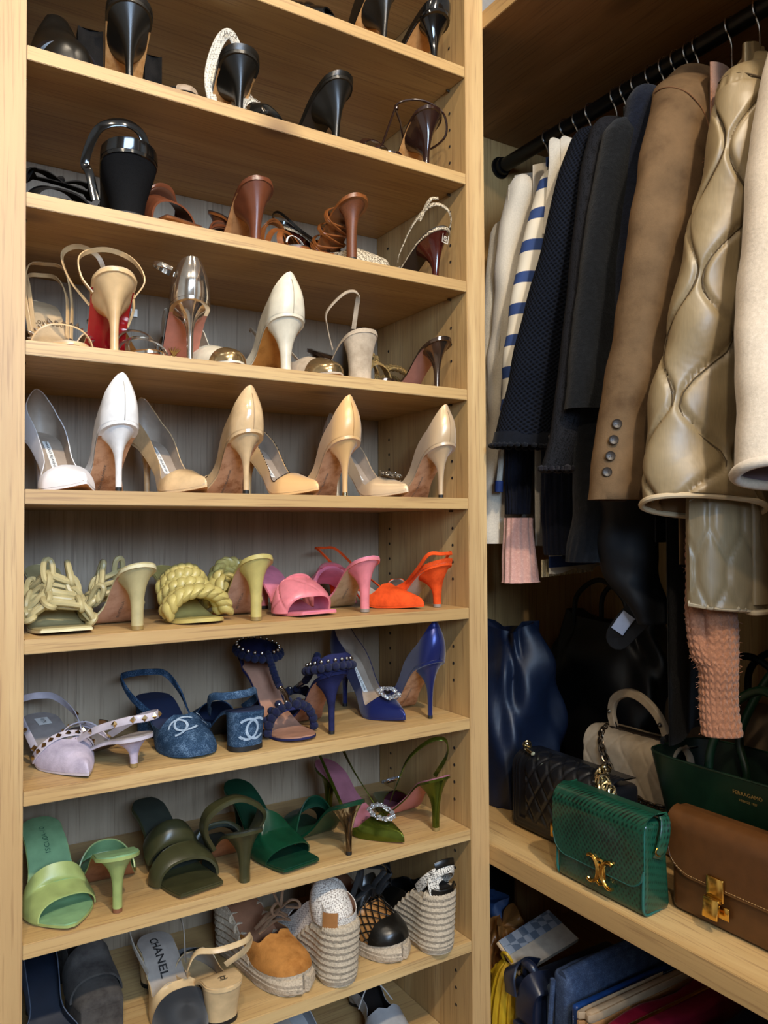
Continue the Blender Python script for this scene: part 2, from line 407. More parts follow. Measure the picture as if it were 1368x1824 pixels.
for y0, y1, r in ((YB-.020, YB-.002, .0205), (YB-.006, YB-.001, .026)):
    MB().tube([(RX, y0, RZ), (RX, y1, RZ)], r, 24).build('rail_socket', BLACKM, ward)
board('front_frame', (.938, -.65, 0), (1.0, -.6, 2.6), OAKF, ward)
# ------------------------------------------------------------------ shoe building kit
TOES = {'point': [(.80, .74), (.88, .47), (.94, .26), (.98, .12), (1, .02)],
        'long': [(.50, .93), (.57, 1.0), (.64, .95), (.72, .80), (.80, .61), (.88, .40), (.94, .22), (.98, .09), (1, .02)],
        'almond': [(.80, .90), (.88, .74), (.94, .54), (.98, .32), (1, .05)],
        'round': [(.80, .97), (.88, .87), (.94, .68), (.98, .42), (1, .06)],
        'square': [(.80, .98), (.88, .95), (.95, .90), (.985, .86), (.996, .80), (1, .62)],
        'chisel': [(.78, .92), (.86, .70), (.93, .44), (.98, .22), (1, .10)]}

class Shoe:
    """local frame: toe towards +y, z up from the shelf, origin under the heel"""
    def __init__(s, root, L=.205, H=.095, plat=0, wb=.036, wh=.027, ww=.022, toe='point', us=.18, ub=.66, hs=1.0, seat=.84, spring=.004, yb=.028, th=.0035, turn=.0):
        s.root = root; s.L, s.H, s.plat, s.us, s.ub, s.yb, s.th, s.turn = L, H, plat, us, ub, yb, th, turn
        s.seat = seat; s.spring = spring; s.wh = wh; s.wb = wb
        s._w = interp([(0, .05*wh), (.012, .42*wh), (.035, .68*wh), (.07, .88*wh), (.12, wh), (.22, .96*wh), (.42 if toe != 'long' else .36, ww)] + ([(.60, .96*wb), (.69, wb)] if toe != 'long' else []) + [(a, b*wb) for a, b in TOES[toe]])
        s._h = interp([(0, .080*hs), (.2, .080*hs), (.4, .070*hs), (.55, .055*hs), (.7, .041*hs), (.82, .031*hs), (.92, .0215*hs), (.98, .0135*hs), (1, .006*hs)])
        s.us_ = [0, .006, .015, .03, .05, .075, .105, .14, .18]+[.18+.48*k/12 for k in range(1, 13)]+[.66+.26*k/8 for k in range(1, 9)]+[.945, .965, .98, .99, 1]
    def y(s, u): return u*s.L-s.yb
    def u(s, y): return min(1, max(0, (y+s.yb)/s.L))
    def w(s, u): return s._w(u)
    def cx(s, u): return s.turn*ss(.55, 1, u)
    def zt(s, u):
        b = s.plat+s.th+.0025; H = s.H-b
        if u < s.us: g = 1-(1-s.seat)*u/s.us
        elif u < s.ub:
            t = (u-s.us)/(s.ub-s.us); d = s.ub-s.us
            g = s.seat*(2*t**3-3*t*t+1)+(-(1-s.seat)/s.us)*d*(t**3-2*t*t+t)
        else: g = 0
        return b+H*g+(s.spring*((u-s.ub)/(1-s.ub))**2 if u > s.ub else 0)
    def nz(s, u):
        """(y, z) of the direction square to the sole at u, softened"""
        e = .012; sl = (s.zt(min(1, u+e))-s.zt(max(0, u-e)))/((min(1, u+e)-max(0, u-e))*s.L)
        a = math.atan(-sl)*.85*ss(.16, .34, u); return sin(a), cos(a)
    def F(s, u, f, off=0, hk=1):
        """point on the ideal foot: f = -1 left sole edge, 0 instep, 1 right sole edge"""
        a = f*pi/2; sn, cn = sin(a), max(0, cos(a))
        q = (s._h(u)*hk+off)*cn**.95; ny, nz = s.nz(u)
        return V((s.cx(u)+(s.w(u)*1.02+off)*math.copysign(abs(sn)**.85, sn), s.y(u)+q*ny, s.zt(u)+q*nz))
    def ins(s, x, y, dz=.0012):
        """point on the insole, x across in metres, y along"""
        return V((s.cx(s.u(y))+x, y, s.zt(s.u(y))+dz))

    # ---- parts
    def slab(s, top, bot, k, us, seat=-1):
        mb = MB(); rows = []
        for u in us:
            ww = s.w(u)*k; c = s.cx(u); zt, zb = top(u), bot(u); y = s.y(u)
            if u == 0: y += (1-k)*.05
            if u == 1: y -= (1-k)*.05
            rows.append([V((c+ww*q, y, zt)) for q in (-1, -.5, 0, .5, 1)]+[V((c+ww*q, y, zb)) for q in (1, .5, 0, -.5, -1)])
        return mb.grid(rows, cv=True, cap=True, mf=lambda i, j: 0 if j < 4 else (1 if j in (4, 9) or us[i] < seat else 2))
    def base(s, insole, side, sole, u0=0, insk=.965, cover=True):
        us = [u for u in s.us_ if u >= u0]
        s.slab(s.zt, lambda u: s.zt(u)-.0022, insk, us).build('insole', [insole, insole, insole], s.root, ang=35)
        thk = lambda u: s.th+(s.plat*ss(.32, .62, u) if s.plat else 0)+.0014*(1-ss(.15, .4, u))
        s.thk = lambda u: thk(u)+.0022
        s.slab(lambda u: s.zt(u)-.0022, lambda u: s.zt(u)-.0022-thk(u), 1.0, us, .17).build('outsole', [side, side, sole], s.root, ang=35)
    def heel(s, m_, tip=(.0055, .0055), yt=0.0, p=4.2, pb=2.5, pf=5.5, ue=.27, tipm=None, toph=.006, k=1.01, name='heel', n=28, sq=1.0, dz=.0, bands=None, bulge=0):
        rows = []; NT = 22
        tops = []
        for j in range(n):
            a = 2*pi*j/n; u = ue*(1-cos(a))/2; v = u/ue
            e = sqrt(max(0, 1-((v-.72)/.28)**2)) if v > .72 else 1
            tops.append(V((s.cx(u)+math.copysign(1, sin(a))*s.w(u)*k*e if abs(sin(a)) > 1e-6 else 0, s.y(u), s.zt(u)-.0026-dz)))
        for i in range(NT+1):
            t = i/NT; r = []
            for j in range(n):
                a = 2*pi*j/n; T = tops[j]
                sx = math.copysign(abs(sin(a))**sq, sin(a)); cy = math.copysign(abs(cos(a))**sq, cos(a))
                B = V((tip[0]*sx, yt-tip[1]*cy, toph)); q = (1-t); b = (1+cos(a))/2
                g = b*q**pb+(1-b)*q**pf; gx = q**p*(1+bulge*sin(pi*min(1, t*1.3)))
                r.append(V((B.x+(T.x-B.x)*gx, B.y+(T.y-B.y)*g, toph+(T.z-toph)*q)))
            rows.append(r)
        mf = None
        ms = [m_]
        if bands: ms, mf = bands[0], bands[1]
        o = MB().grid(rows, cv=True, cap=True, mf=mf).build(name, ms, s.root)
        rows = [[V((tip[0]*1.02*math.copysign(abs(sin(2*pi*j/n))**sq, sin(2*pi*j/n)), yt-tip[1]*1.02*math.copysign(abs(cos(2*pi*j/n))**sq, cos(2*pi*j/n)), z)) for j in range(n)] for z in (toph, .0003)]
        MB().grid(rows, cv=True, cap=True).build('heel_tip', tipm or BLACKSOLE, o)
        return o
    def upper(s, m_, lining, ut=.72, tl=None, uc=0, kb=.10, n=11, th=.0014, name='upper', vee=0, hk=1.0):
        tl = interp(tl or [(0, .070), (.02, .0675), (.06, .059), (.12, .049), (.2, .038), (.4, .022), (.56, .018), (.75, .025)])
        us = [u for u in s.us_ if u > uc+.004]
        us = [u for u in us if abs(u-ut) > .004]+[ut-.0005, ut-.004, ut-.010, ut-.02, ut-.034, ut-.052, ut-.075]
        us += [uc, uc+.012] if uc else [0]
        us = sorted(set(u for u in us if u >= uc))
        def top(u):
            hw = lerp(.074, s._h(u)*hk, ss(.10, ut, u))
            if u >= ut-.0004: return hw, 0.0
            h = tl(u); q = max(0, (u-(ut-kb))/kb); k = (1-sqrt(max(0, 1-q*q))) if not vee else q**vee
            h = lerp(min(h, hw*.98), hw, k)
            if uc: h *= ss(uc-.03, uc+.14, u)**.6
            return hw, acos(min(1, max(0, h/hw)**(1/.95)))/(pi/2)
        mb = MB(); rows = []
        for u in us:
            hw, f0 = top(u); r = []; ny, nz = s.nz(u)
            for side in (-1, 1):
                for lay in (0, 1):
                    for j in range(n+1):
                        f = lerp(1, f0, j/n); a = f*pi/2; o = -th*lay
                        x = (s.w(u)*1.02+max(o, -s.w(u)*.5))*abs(sin(a))**.85; z = (hw+o)*max(0, cos(a))**.95
                        if (f0 == 0 and j == n) or u == 0: x = 0
                        wg = 1-ss(0, .16, u)
                        dy = wg*(-.0045*sin(pi*min(1, z/.06))+.007*(z/.06)**2) + (lay*th if u < .004 else 0)
                        r.append(V((s.cx(u)+side*x, s.y(u)+dy+z*ny, s.zt(u)-.002+z*nz)))
            rows.append(r)
        K = n+1; nr = len(rows)
        for r in rows: mb.v += [tuple(p) for p in r]
        C = 4*K
        def q(i, a, b, mi): mb.f.append((i*C+a, i*C+b, (i+1)*C+b, (i+1)*C+a)); mb.m.append(mi)
        for i in range(nr-1):
            closed = us[i] >= ut-.0006 
            for sd in (0, 1):
                o = sd*2*K
                for j in range(n): q(i, o+j, o+j+1, 0); q(i, o+K+j, o+K+j+1, 1)
                if not closed: q(i, o+n, o+K+n, 0)
        mb.f.append(tuple((nr-1)*C+j for j in list(range(n+1))+[2*K+j for j in range(n, -1, -1)])); mb.m.append(0)
        if uc:
            for sd in (0, 1):
                o = sd*2*K
                for j in range(n): mb.f.append((o+j, o+j+1, o+K+j+1, o+K+j)); mb.m.append(0)
        me = mb
        bm = bmesh.new(); vs = [bm.verts.new(p) for p in me.v]
        for f, mi in zip(me.f, me.m):
            try: bm.faces.new([vs[k] for k in f]).material_index = mi
            except ValueError: pass
        bmesh.ops.remove_doubles(bm, verts=bm.verts, dist=2e-5); bmesh.ops.dissolve_degenerate(bm, edges=bm.edges, dist=1e-6)
        bmesh.ops.recalc_face_normals(bm, faces=bm.faces)
        mh = bpy.data.meshes.new(name); bm.to_mesh(mh); bm.free(); mh.materials.append(m_); mh.materials.append(lining)
        mh.shade_smooth(); mh.set_sharp_from_angle(angle=radians(50))
        ob = bpy.data.objects.new(name, mh); COL.objects.link(ob); ob.parent = s.root
        s.top = top
        return ob
    def topline(s, u, side, lift=0):
        hw, f0 = s.top(u); a = f0*pi/2; wg = 1-ss(0, .16, u); z = hw*max(0, cos(a))**.95
        dy = wg*(-.0045*sin(pi*min(1, z/.06))+.007*(z/.06)**2)
        ny, nz = s.nz(u); z += lift
        return V((s.cx(u)+side*s.w(u)*1.02*abs(sin(a))**.85, s.y(u)+dy+z*ny, s.zt(u)-.002+z*nz))
    def band(s, name, m_, ua, ub, f0=-1, f1=1, th=.0022, puff=0, n=26, nv=7, hk=1.0, lining=None, disp=None, build=True, off=.0006, squ=1.0):
        """strap or vamp lying over the foot between u = ua(f) and ub(f)"""
        if not callable(ua): ka = ua; ua = lambda f: ka
        if not callable(ub): kb = ub; ub = lambda f: kb
        rows = []
        for i in range(n+1):
            f = lerp(f0, f1, i/n); r = []
            for lay in (1, 0):
                js = range(nv+1) if lay else range(nv, -1, -1)
                for j in js:
                    v = j/nv; u = lerp(ua(f), ub(f), v)
                    o = off+(th+puff*sin(pi*v)**.6+(disp(f, v) if disp else 0) if lay else 0)
                    p = s.F(u, f, o, hk)
                    if abs(abs(f)-1) < 1e-6: p.z -= .002
                    r.append(p)
            rows.append(r)
        mb = MB().grid(rows, cv=True, cap=True, mf=lambda i, j: 1 if nv < j < 2*nv+1 else 0)
        if ub(0) > .998: mb.f.append(tuple(i*(2*nv+2)+nv for i in range(n+1))); mb.m.append(0)
        return mb.build(name, [m_, lining or m_], s.root) if build else mb
    def strap(s, pts, wd, th, m_, name='strap', n=6, closed=False, ref=None, c=None, parent=None, lining=None):
        c = c or V((0, s.y(.2), 0))
        P = spline(pts, n, closed)
        if isinstance(wd, (list, tuple)):
            k = len(P); wd = [wd[min(len(wd)-1, int(i/(k-1)*(len(wd)-1)))]*(1) for i in range(k)]
        return MB().ribbon(P, wd, th, ref or (lambda p: V((p.x-c.x, p.y-c.y, .25*(p.z-s.zt(.15))))), closed=closed).build(name, m_, parent or s.root, ang=28)
    def sling(s, m_, u0=.42, z0=.022, z1=.040, back=-.004, wd=.006, th=.0018, lean=0, name='slingback_strap', spread=1.0, zm=None):
        w0 = s.w(u0)*1.03; yb = s.y(0)+back; zb = s.zt(.05)
        a = V((-w0, s.y(u0), s.zt(u0)+z0)); b = V((w0, s.y(u0), s.zt(u0)+z0))
        wm = s.wh*1.12*spread; zc = zm if zm is not None else (s.zt(u0)+z0)*.5+(zb+z1)*.5
        pts = [a, V((-wm*1.02+lean*.4, lerp(s.y(u0), yb, .45), zc)), V((-wm*.93+lean*.8, yb+.022, zb+z1*.92)), V((-wm*.45+lean, yb+.003, zb+z1)), V((wm*.45+lean, yb+.003, zb+z1)), V((wm*.93+lean*.8, yb+.022, zb+z1*.92)), V((wm*1.02+lean*.4, lerp(s.y(u0), yb, .45), zc)), b]
        return s.strap(pts, wd, th, m_, name)
    def label(s, txt, y, x=0, size=.0075, m_=None, plate=None, pw=.011, pl=.040, name='insole_label', along=True, flip=1, squash=1.0, bold=0):
        up = s.root
        if plate:
            rows = [[s.ins(x+pw*(k/2-.5), y+pl*(i/6-.5), .0010) for k in range(3)] for i in range(7)]
            up = MB().grid(rows).build(name, plate, s.root, label=None)
        fn = (lambda a, b: s.ins(x-b*flip, y+a*flip, .0016)) if along else (lambda a, b: s.ins(x-a*flip, y+(-b)*flip, .0016))
        text_mb(txt, size, fn, squash=squash, bold=bold).build('lettering', m_ or INK, up, smooth=False, fix=False)
    def solemark(s, txt, u, size=.006, m_=None, x=0, along=True):
        """stamped print on the underside of the arch"""
        y0 = s.y(u)
        fn = lambda a, b: (lambda y, q: V((q, y, s.zt(s.u(y))-.0022-s.th-.0014*(1-ss(.15, .4, s.u(y)))-.0006)))(y0+(-a if along else -b), x+(-b if along else a))
        text_mb(txt, size, fn).build('stamped_lettering', m_ or INKGREY, s.root, smooth=False, fix=False)

def shoe(name, label, row, X, Y, rz=0, facing='heel', **kw):
    """facing 'heel': (X, Y) is where the heel stands; 'toe': (X, Y) is where the toe points"""
    r = thing(name, label, 'shoe', group='shoes on the %s shelf from the top' % ('first', 'second', 'third', 'fourth', 'fifth', 'sixth', 'seventh', 'eighth', 'ninth', 'tenth')[row])
    s = Shoe(r, **kw)
    a = rz+(pi if facing == 'toe' else 0)
    p = V((X, Y, SZ[row]+.0004))
    if facing == 'toe':
        yt = s.y(1); p -= V((-sin(a)*yt, cos(a)*yt, 0))
    r.location = p; r.rotation_euler = (0, 0, a)
    return s

def crystals(s, name, centre, axis_y, axis_x, ring, m_, seed=1, metal=None, size=.0022):
    """jewelled buckle: a frame of cut stones along ring [(x, y)] in the plane of the two axes"""
    rnd = random.Random(seed); nrm = axis_x.cross(axis_y).normalized()
    b = MB(); P = spline([centre+axis_x*x+axis_y*y for x, y in ring], 5, True)
    b.tube(P, .0026, 6, closed=True); o = b.build(name, metal or STEEL, s.root)
    g = MB()
    for p in P:
        for k in range(4):
            q = p+nrm*(.0022+rnd.uniform(-.0006, .001))+axis_x*rnd.uniform(-.0042, .0042)+axis_y*rnd.uniform(-.0042, .0042)
            r = size*rnd.uniform(.6, 1.1)
            d = V((rnd.uniform(-.5, .5), rnd.uniform(-.5, .5), rnd.uniform(-.5, .5)))+nrm
            g.cone(q-nrm*r*.4, d, r, r*.9, 6, r2=r*.45)
    g.build('cut_stone', m_, o, smooth=False, fix=True, kind='stuff')
    return o

def lea(n, c, r=.42, **k): return mat(n, c, r, 0, 'leather', **k)
# ------------------------------------------------------------------ row 4, eye level: the pale pointed pumps
WLEA = lea('white leather', 'e9e6e2', .35); WSAT = mat('white satin', 'efecec', .4, 0, 'satin')
BPAT = mat('beige patent leather', 'd2b184', .16, 0, 'leather', coat=.6); BSAT = mat('gold beige satin', 'dcae72', .33, .1, 'satin')
CSAT = mat('champagne satin', 'cdae86', .3, .25, 'satin')
LBL = 'MANOLO BLAHNIK'
def pump(name, label, row, X, Y, rz, facing, up, sole=PINKSOLE, lining=GREYLIN, heelm=None, tip=(.0045, .0045), ut=.72, tl=None, tag=True, tipm=None, lblm=None, hp=4.6, vee=0, **kw):
    k = dict(L=.205, H=.100, toe='point', hs=.92); k.update(kw)
    s = shoe(name, label, row, X, Y, rz, facing, **k)
    s.base(lining, up, sole)
    s.upper(up, lining, ut=ut, tl=tl, vee=vee)
    s.heel(heelm or up, tip=tip, p=hp, tipm=tipm, k=1.05, dz=-.0016)
    if tag and facing == 'toe': s.label(LBL, s.y(.34), .0, .0060, INK, WHITE, .010, .046, squash=.82)
    if tag and facing == 'heel': s.solemark(LBL, .50, .0052, INKGREY, -.004)
    return s
def seam(s, m_):
    """back seam running down the heel counter"""
    pts = []
    for k in range(9):
        z = .056*(1-k/8); dy = -.0045*sin(pi*min(1, z/.06))+.007*(z/.06)**2
        pts.append((0, s.y(0)+dy-.0009, s.zt(0)-.002+z))
    MB().tube(pts, .0007, 6).build('back_seam', m_, s.root)
P = dict(H=.103, spring=.009)
s = pump('pointed_pump', 'white satin pump toe forward beside the left post, woven name tag inside', 4, .222, 1.160, .20, 'toe', WSAT, wb=.038, **P)
s = pump('pointed_pump', 'white leather stiletto pump standing heel forward between two toes', 4, .2685, 1.168, .06, 'heel', WLEA, **P); seam(s, mat('seam grey', 'b9b4ad', .6))  # back seam in warm grey
s = pump('pointed_pump', 'beige patent pump with its toe forward and name tag on the insole', 4, .398, 1.160, .26, 'toe', BPAT, **P)
s = pump('pointed_pump', 'beige patent stiletto pump heel forward with glossy seamed counter', 4, .465, 1.168, .04, 'heel', BPAT, **P); seam(s, mat('seam beige', 'b3946b', .5))
s = pump('pointed_pump', 'gold satin pump toe forward with dark beaded topline', 4, .590, 1.160, .32, 'toe', BSAT, **P)
def bead_trim(s, u0=.0, u1=.72, n=54, r=.0011):
    g = MB()
    for sd in (-1, 1):
        for k in range(n):
            u = u0+(u1-u0-.0006)*sin(pi/2*(k+.5)/n)**1.0
            g.sphere(s.topline(u, sd, .0006), r, 6)
    return g.build('bead_trim', mat('dark brown beads', '2d1c14', .25), s.root, kind='stuff')
bead_trim(s)
s = pump('pointed_pump', 'gold satin stiletto heel with a beaded peak on its counter', 4, .6435, 1.168, .02, 'heel', BSAT, tipm=PALEGOLD, **P); seam(s, mat('seam gold', 'b98c52', .4)); bead_trim(s, 0, .72)
s = pump('pointed_pump', 'champagne satin pump toe forward with a smoky jewelled brooch', 4, .768, 1.160, .3, 'toe', CSAT, **P)
c = s.F(.80, -.05, .004); ax, ay = V((1, 0, 0)), V((0, 1, -.35)).normalized()
crystals(s, 'jewelled_brooch', c, ay, ax, [(-.019, .004), (-.010, .011), (.010, .011), (.019, .004), (.017, -.006), (.008, -.010), (-.008, -.010), (-.017, -.006)], SMOKE, 4, GUN, .0026)
crystals(s, 'jewelled_brooch', c, ay, ax, [(-.008, .003), (.0, .006), (.008, .003), (.007, -.004), (0, -.006), (-.007, -.004)], SMOKE, 5, GUN, .0026)
s = pump('pointed_pump', 'champagne satin stiletto heel at the right end, next to the wall', 4, .845, 1.168, .0, 'heel', CSAT, **P); seam(s, mat('seam champagne', 'a68d6c', .4))
# ------------------------------------------------------------------ row 5: cream chain, yellow braid, pink quilt, orange suede
def link(parent, c, t, nrm, ln, wd, r, m_, twist=0, name='chain_link', n=18, k=7):
    """one elongated link: centre, long direction, normal of its plane"""
    t = t.normalized(); nrm = (nrm-t*nrm.dot(t)).normalized(); b = t.cross(nrm)
    b2 = b*cos(twist)+nrm*sin(twist)
    pts = [c+t*(ln/2*math.copysign(abs(cos(2*pi*i/n))**.8, cos(2*pi*i/n)))+b2*(wd/2*math.copysign(abs(sin(2*pi*i/n))**.8, sin(2*pi*i/n))) for i in range(n)]
    return MB().tube(pts, r, k, closed=True).build(name, m_, parent)

def braid(mb, P, ref, wd, waves, r):
    """three-strand plait of soft leather along the path P, ref(p) the outward direction"""
    n = len(P)-1
    for k in range(3):
        T = []
        for i in range(n*4+1):
            t = i/4; q = min(n-1, int(t)); p = P[q].lerp(P[q+1], t-q); d = (P[q+1]-P[q]).normalized()
            o = V(ref(p)); o = (o-d*o.dot(d)).normalized(); b = d.cross(o); a = 2*pi*waves*t/n+2*pi*k/3
            T.append((p+b*(wd*.34*sin(a))+o*(r*.55*sin(2*a)+r*.4), o))
        rows = []
        for i, (p, o) in enumerate(T):
            d = (T[min(i+1, len(T)-1)][0]-T[max(i-1, 0)][0]).normalized(); o = (o-d*o.dot(d)).normalized(); b = d.cross(o)
            rows.append([p+b*(r*1.12*cos(2*pi*j/10))+o*(r*.72*sin(2*pi*j/10)) for j in range(10)])
        mb.grid(rows, cv=True, cap=True)
    return mb

CREAM = lea('cream nappa leather', 'b9ab7c', .4); CREAMS = lea('cream sole edge', 'd9cfa6', .4); NUDES = mat('nude leather sole', 'c0957a', .45, 0, 'wear', 'a97a5e')
def chain_net(s, m_, hi=.95, u0=.84, u1=.40, cols=(-.90, -.36, .20, .76), n=5, r=.0045):
    """mesh of big leather-covered links: upright columns, joined by sideways links"""
    def at(u, f): return s.F(u, f, .004, hi)
    def nrm(u, f): return (s.F(u, f, .02, hi)-s.F(u, f, .0, hi)).normalized()
    for ci, f in enumerate(cols):
        uu0 = u0-.06*f*f
        for i in range(n):
            u = lerp(uu0, u1, (i+.5)/n); e = .5*abs(uu0-u1)/n; A, B = at(u+e, f*(1-.02*i)), at(u-e, f*(1-.02*i))
            link(s.root, (A+B)/2, B-A, nrm(u, f), (B-A).length*1.42+.003, .0150, r, m_, twist=.75 if i % 2 else -.75)
    for ci in range(len(cols)-1):
        for i in range(n):
            fa, fb = cols[ci], cols[ci+1]; u = lerp(u0, u1, (i+(.15 if ci % 2 else .65))/n); f = (fa+fb)/2
            A, B = at(u+.02, fa), at(u-.02, fb)
            link(s.root, (A+B)/2, B-A, nrm(u, f), (B-A).length*.96, .0125, r*.95, m_, twist=.35 if i % 2 else -.35)
s = shoe('chain_sandal', 'cream chain-link sandal with square toe, first on its shelf', 5, .200, 1.172, .04, 'toe', L=.205, H=.092, toe='square', wb=.041, ww=.028)
s.base(CREAM, CREAMS, NUDES); s.heel(CREAM, tip=(.008, .008), p=2.2); chain_net(s, CREAM, 1.0)
s = shoe('chain_sandal', 'cream chain sandal turned heel forward, with flared leather heel', 5, .297, 1.174, .12, 'heel', L=.205, H=.100, toe='square', wb=.041, ww=.026)
s.base(CREAM, CREAMS, NUDES); s.heel(CREAM, tip=(.0088, .0088), p=4, pb=2.6, pf=4.5, ue=.30, tipm=mat('tan heel tip', '8d7544', .5)); chain_net(s, CREAM, 1.05, .88, .42)
s.solemark('BOTTEGA', .47, .0060, INKGREY)

YEL = lea('pale yellow nappa', 'bfae68', .38)
def braided(s, m_, front=((.79, 1.1),), back=((.42, .72), (.50, .78)), w=3.2, wf=.034, wb_=.028):
    for rows, nm, wd in ((front, 'braided_toe_band', wf), (back, 'braided_instep_band', wb_)):
        for u, hk in rows:
            mb = MB(); P = [s.F(u-.05*abs(f)**2, f, .002, hk) for f in [lerp(-.88, .88, i/26) for i in range(27)]]
            braid(mb, P, lambda p: p-V((s.cx(u), s.y(u), s.zt(u)-.01)), wd, w, wd*.29); mb.build(nm, m_, s.root)
s = shoe('braided_sandal', 'pale yellow braided sandal showing its open rounded toe', 5, .405, 1.172, .08, 'toe', L=.205, H=.085, toe='round', wb=.042, ww=.028)
s.base(YEL, YEL, NUDES); s.heel(YEL, tip=(.008, .008), p=2.2); braided(s, YEL)
s = shoe('braided_sandal', 'pale yellow braided sandal turned heel forward beside the pink mule', 5, .4881, 1.184, .02, 'heel', L=.205, H=.108, toe='round', wb=.042, ww=.026)
s.base(YEL, YEL, NUDES); s.heel(YEL, tip=(.0088, .0088), p=4.2, pb=2.6, pf=5, ue=.28, tipm=mat('tan heel tip', '8d7544', .5)); braided(s, YEL, ((.82, 1.15),), ((.50, 1.2), (.585, 1.22), (.67, 1.25), (.75, 1.2)))
s.solemark('BOTTEGA', .47, .0060, INKGREY)

PINK = lea('bubblegum pink leather', 'de8187', .34); PINKIN = lea('pink insole leather', 'd77f92', .45)
def quilt(f, v, a=1.35, bq=.75):
    d = min(abs(((f*a+v*bq) % 1)-.5), abs(((f*a-v*bq) % 1)-.5)); return -.0022*exp(-(d/.035)**2)*sin(pi*v)**.4
s = shoe('quilted_mule', 'pink quilted mule with a padded square toe band', 5, .600, 1.176, .16, 'toe', L=.205, H=.085, toe='square', wb=.042, ww=.027)
s.base(PINKIN, PINK, NUDES); s.heel(PINK, tip=(.008, .008), p=2.2)
s.band('quilted_band', PINK, lambda f: .59+.03*f*f, lambda f: .93-.10*abs(f)**1.5, th=.004, puff=.007, n=70, nv=30, hk=1.15, lining=PINKIN, disp=quilt)
s = shoe('quilted_mule', 'pink mule turned heel forward, slim flared heel beside the orange slingback', 5, .698, 1.196, .06, 'heel', L=.205, H=.100, toe='square', wb=.041, ww=.025)
s.base(PINKIN, PINK, mat('pale beige sole', 'b79d77', .5, 0, 'wear', '9d825c')); s.heel(PINK, tip=(.0082, .0082), p=4, pb=2.6, pf=4.5, ue=.30, tipm=mat('grey heel tip', '8b7d70', .5))
s.band('quilted_band', PINK, lambda f: .60, lambda f: .92-.08*abs(f)**1.5, th=.004, puff=.006, n=50, nv=16, hk=1.5, lining=PINKIN, disp=quilt)
s.solemark('VENETA', .45, .0055, INKGREY)

ORA = mat('orange suede', 'dd4f1e', .8, 0, 'suede', 'b83a12')
OLIN = lea('pale grey lining', 'b9ada2', .5)
s = shoe('suede_slingback', 'orange suede slingback with its pointed toe forward', 5, .812, 1.178, .42, 'toe', L=.235, H=.078, toe='long', wb=.038)
s.base(OLIN, ORA, TANSOLE); s.heel(ORA, tip=(.0065, .0065), p=2.4); s.upper(ORA, OLIN, ut=.64, uc=.50, tl=[(.4, .012), (.6, .024), (.7, .03)], kb=.06, hk=.9)
s.sling(ORA, .50, .012, .034, back=-.010, wd=.005)
s = shoe('suede_slingback', 'orange suede slingback turned heel forward by the right wall', 5, .852, 1.192, .20, 'heel', L=.205, H=.086, toe='point', wb=.036)
s.base(OLIN, ORA, mat('ivory sole', 'cdb7a0', .5, 0, 'wear', 'b39a80')); s.heel(ORA, tip=(.0075, .0075), p=3.2, pb=2.4, pf=4.0, ue=.34, tipm=mat('grey heel tip', '8b7d70', .5)); s.upper(ORA, OLIN, ut=.64, tl=[(0, .008), (.3, .008), (.5, .020), (.7, .03)], kb=.06)
s.sling(ORA, .42, .010, .018, back=-.004, wd=.007, lean=-.006)
b = MB().lathe([(0, 0), (.0055, 0), (.0048, .0012), (0, .0016)], 14, mat=Matrix.Translation(s.ins(0, s.y(.50), -.0088)) @ Matrix.Rotation(pi+.9, 4, 'X') @ Matrix.Diagonal((1.5, .8, 1, 1))); b.build('sole_stud', STEEL, s.root)

# ------------------------------------------------------------------ row 6: lilac studs, denim, navy pompons, navy satin
LIL = mat('lilac grey suede', 'b9aebd', .75, 0, 'suede', '9a8fa2'); LILP = lea('lilac patent strap', 'c9bfc6', .25); GREIN = lea('grey lilac insole', '9f958f', .5)
def studs(s, pts, nrm, size=.0052, h=.0045):
    for p, o in zip(pts, nrm):
        MB().cone(p-o*.0006, o, size, h, 4, r2=.0002).build('pyramid_stud', PALEGOLD, s.root, smooth=False)
def stud_slingback(lab, X, Y, rz, facing, **kw):
    s = shoe('studded_slingback', lab, 6, X, Y, rz, facing, L=.235, H=.052, toe='long', wb=.041, ww=.028, wh=.028, **kw)
    s.base(GREIN, LILP, mat('dark brown sole', '4a2d1f', .5)); s.heel(LIL, tip=(.0055, .0055), p=3.2, pf=4.2, tipm=mat('tan heel tip', '8d7544', .5))
    s.upper(LIL, GREIN, ut=.66, uc=.50, tl=[(.4, .012), (.6, .022), (.7, .03)], kb=.07, hk=.9)
    pts, nr = [], []
    for k in range(11):
        f = lerp(-.9, .9, k/10); u = .655-.11*abs(f)**2.5
        p = s.F(u, f, .0022, .9); pts.append(p); nr.append((p-V((0, s.y(u), s.zt(u)-.01))).normalized())
    s.band('topline_strap', LILP, lambda f: .625-.11*abs(f)**2.5, lambda f: .68-.11*abs(f)**2.5, th=.0018, hk=.9, n=20, nv=3)
    studs(s, pts, nr)
    w0 = s.w(.47)*1.05; yb = s.y(0)-.006; zb = s.zt(.03)
    pts = [(-w0, s.y(.52), s.zt(.52)+.014), (-w0*1.05, s.y(.3), s.zt(.3)+.020), (-.029, yb+.02, zb+.024), (-.012, yb, zb+.027), (.012, yb, zb+.027), (.029, yb+.02, zb+.024), (w0*1.05, s.y(.3), s.zt(.3)+.020), (w0, s.y(.52), s.zt(.52)+.014)]
    s.strap(pts, .011, .0018, LILP, 'slingback_strap')
    Q = spline(pts, 6); n_ = [V((p.x, p.y-s.y(.2), 0)).normalized() for p in Q]
    studs(s, [p+o*.002 for p, o in zip(Q[2::4], n_[2::4])], n_[2::4])
    return s
s = stud_slingback('lilac suede slingback with pyramid studs, pointed toe at the shelf front', .226, 1.160, .16, 'toe')
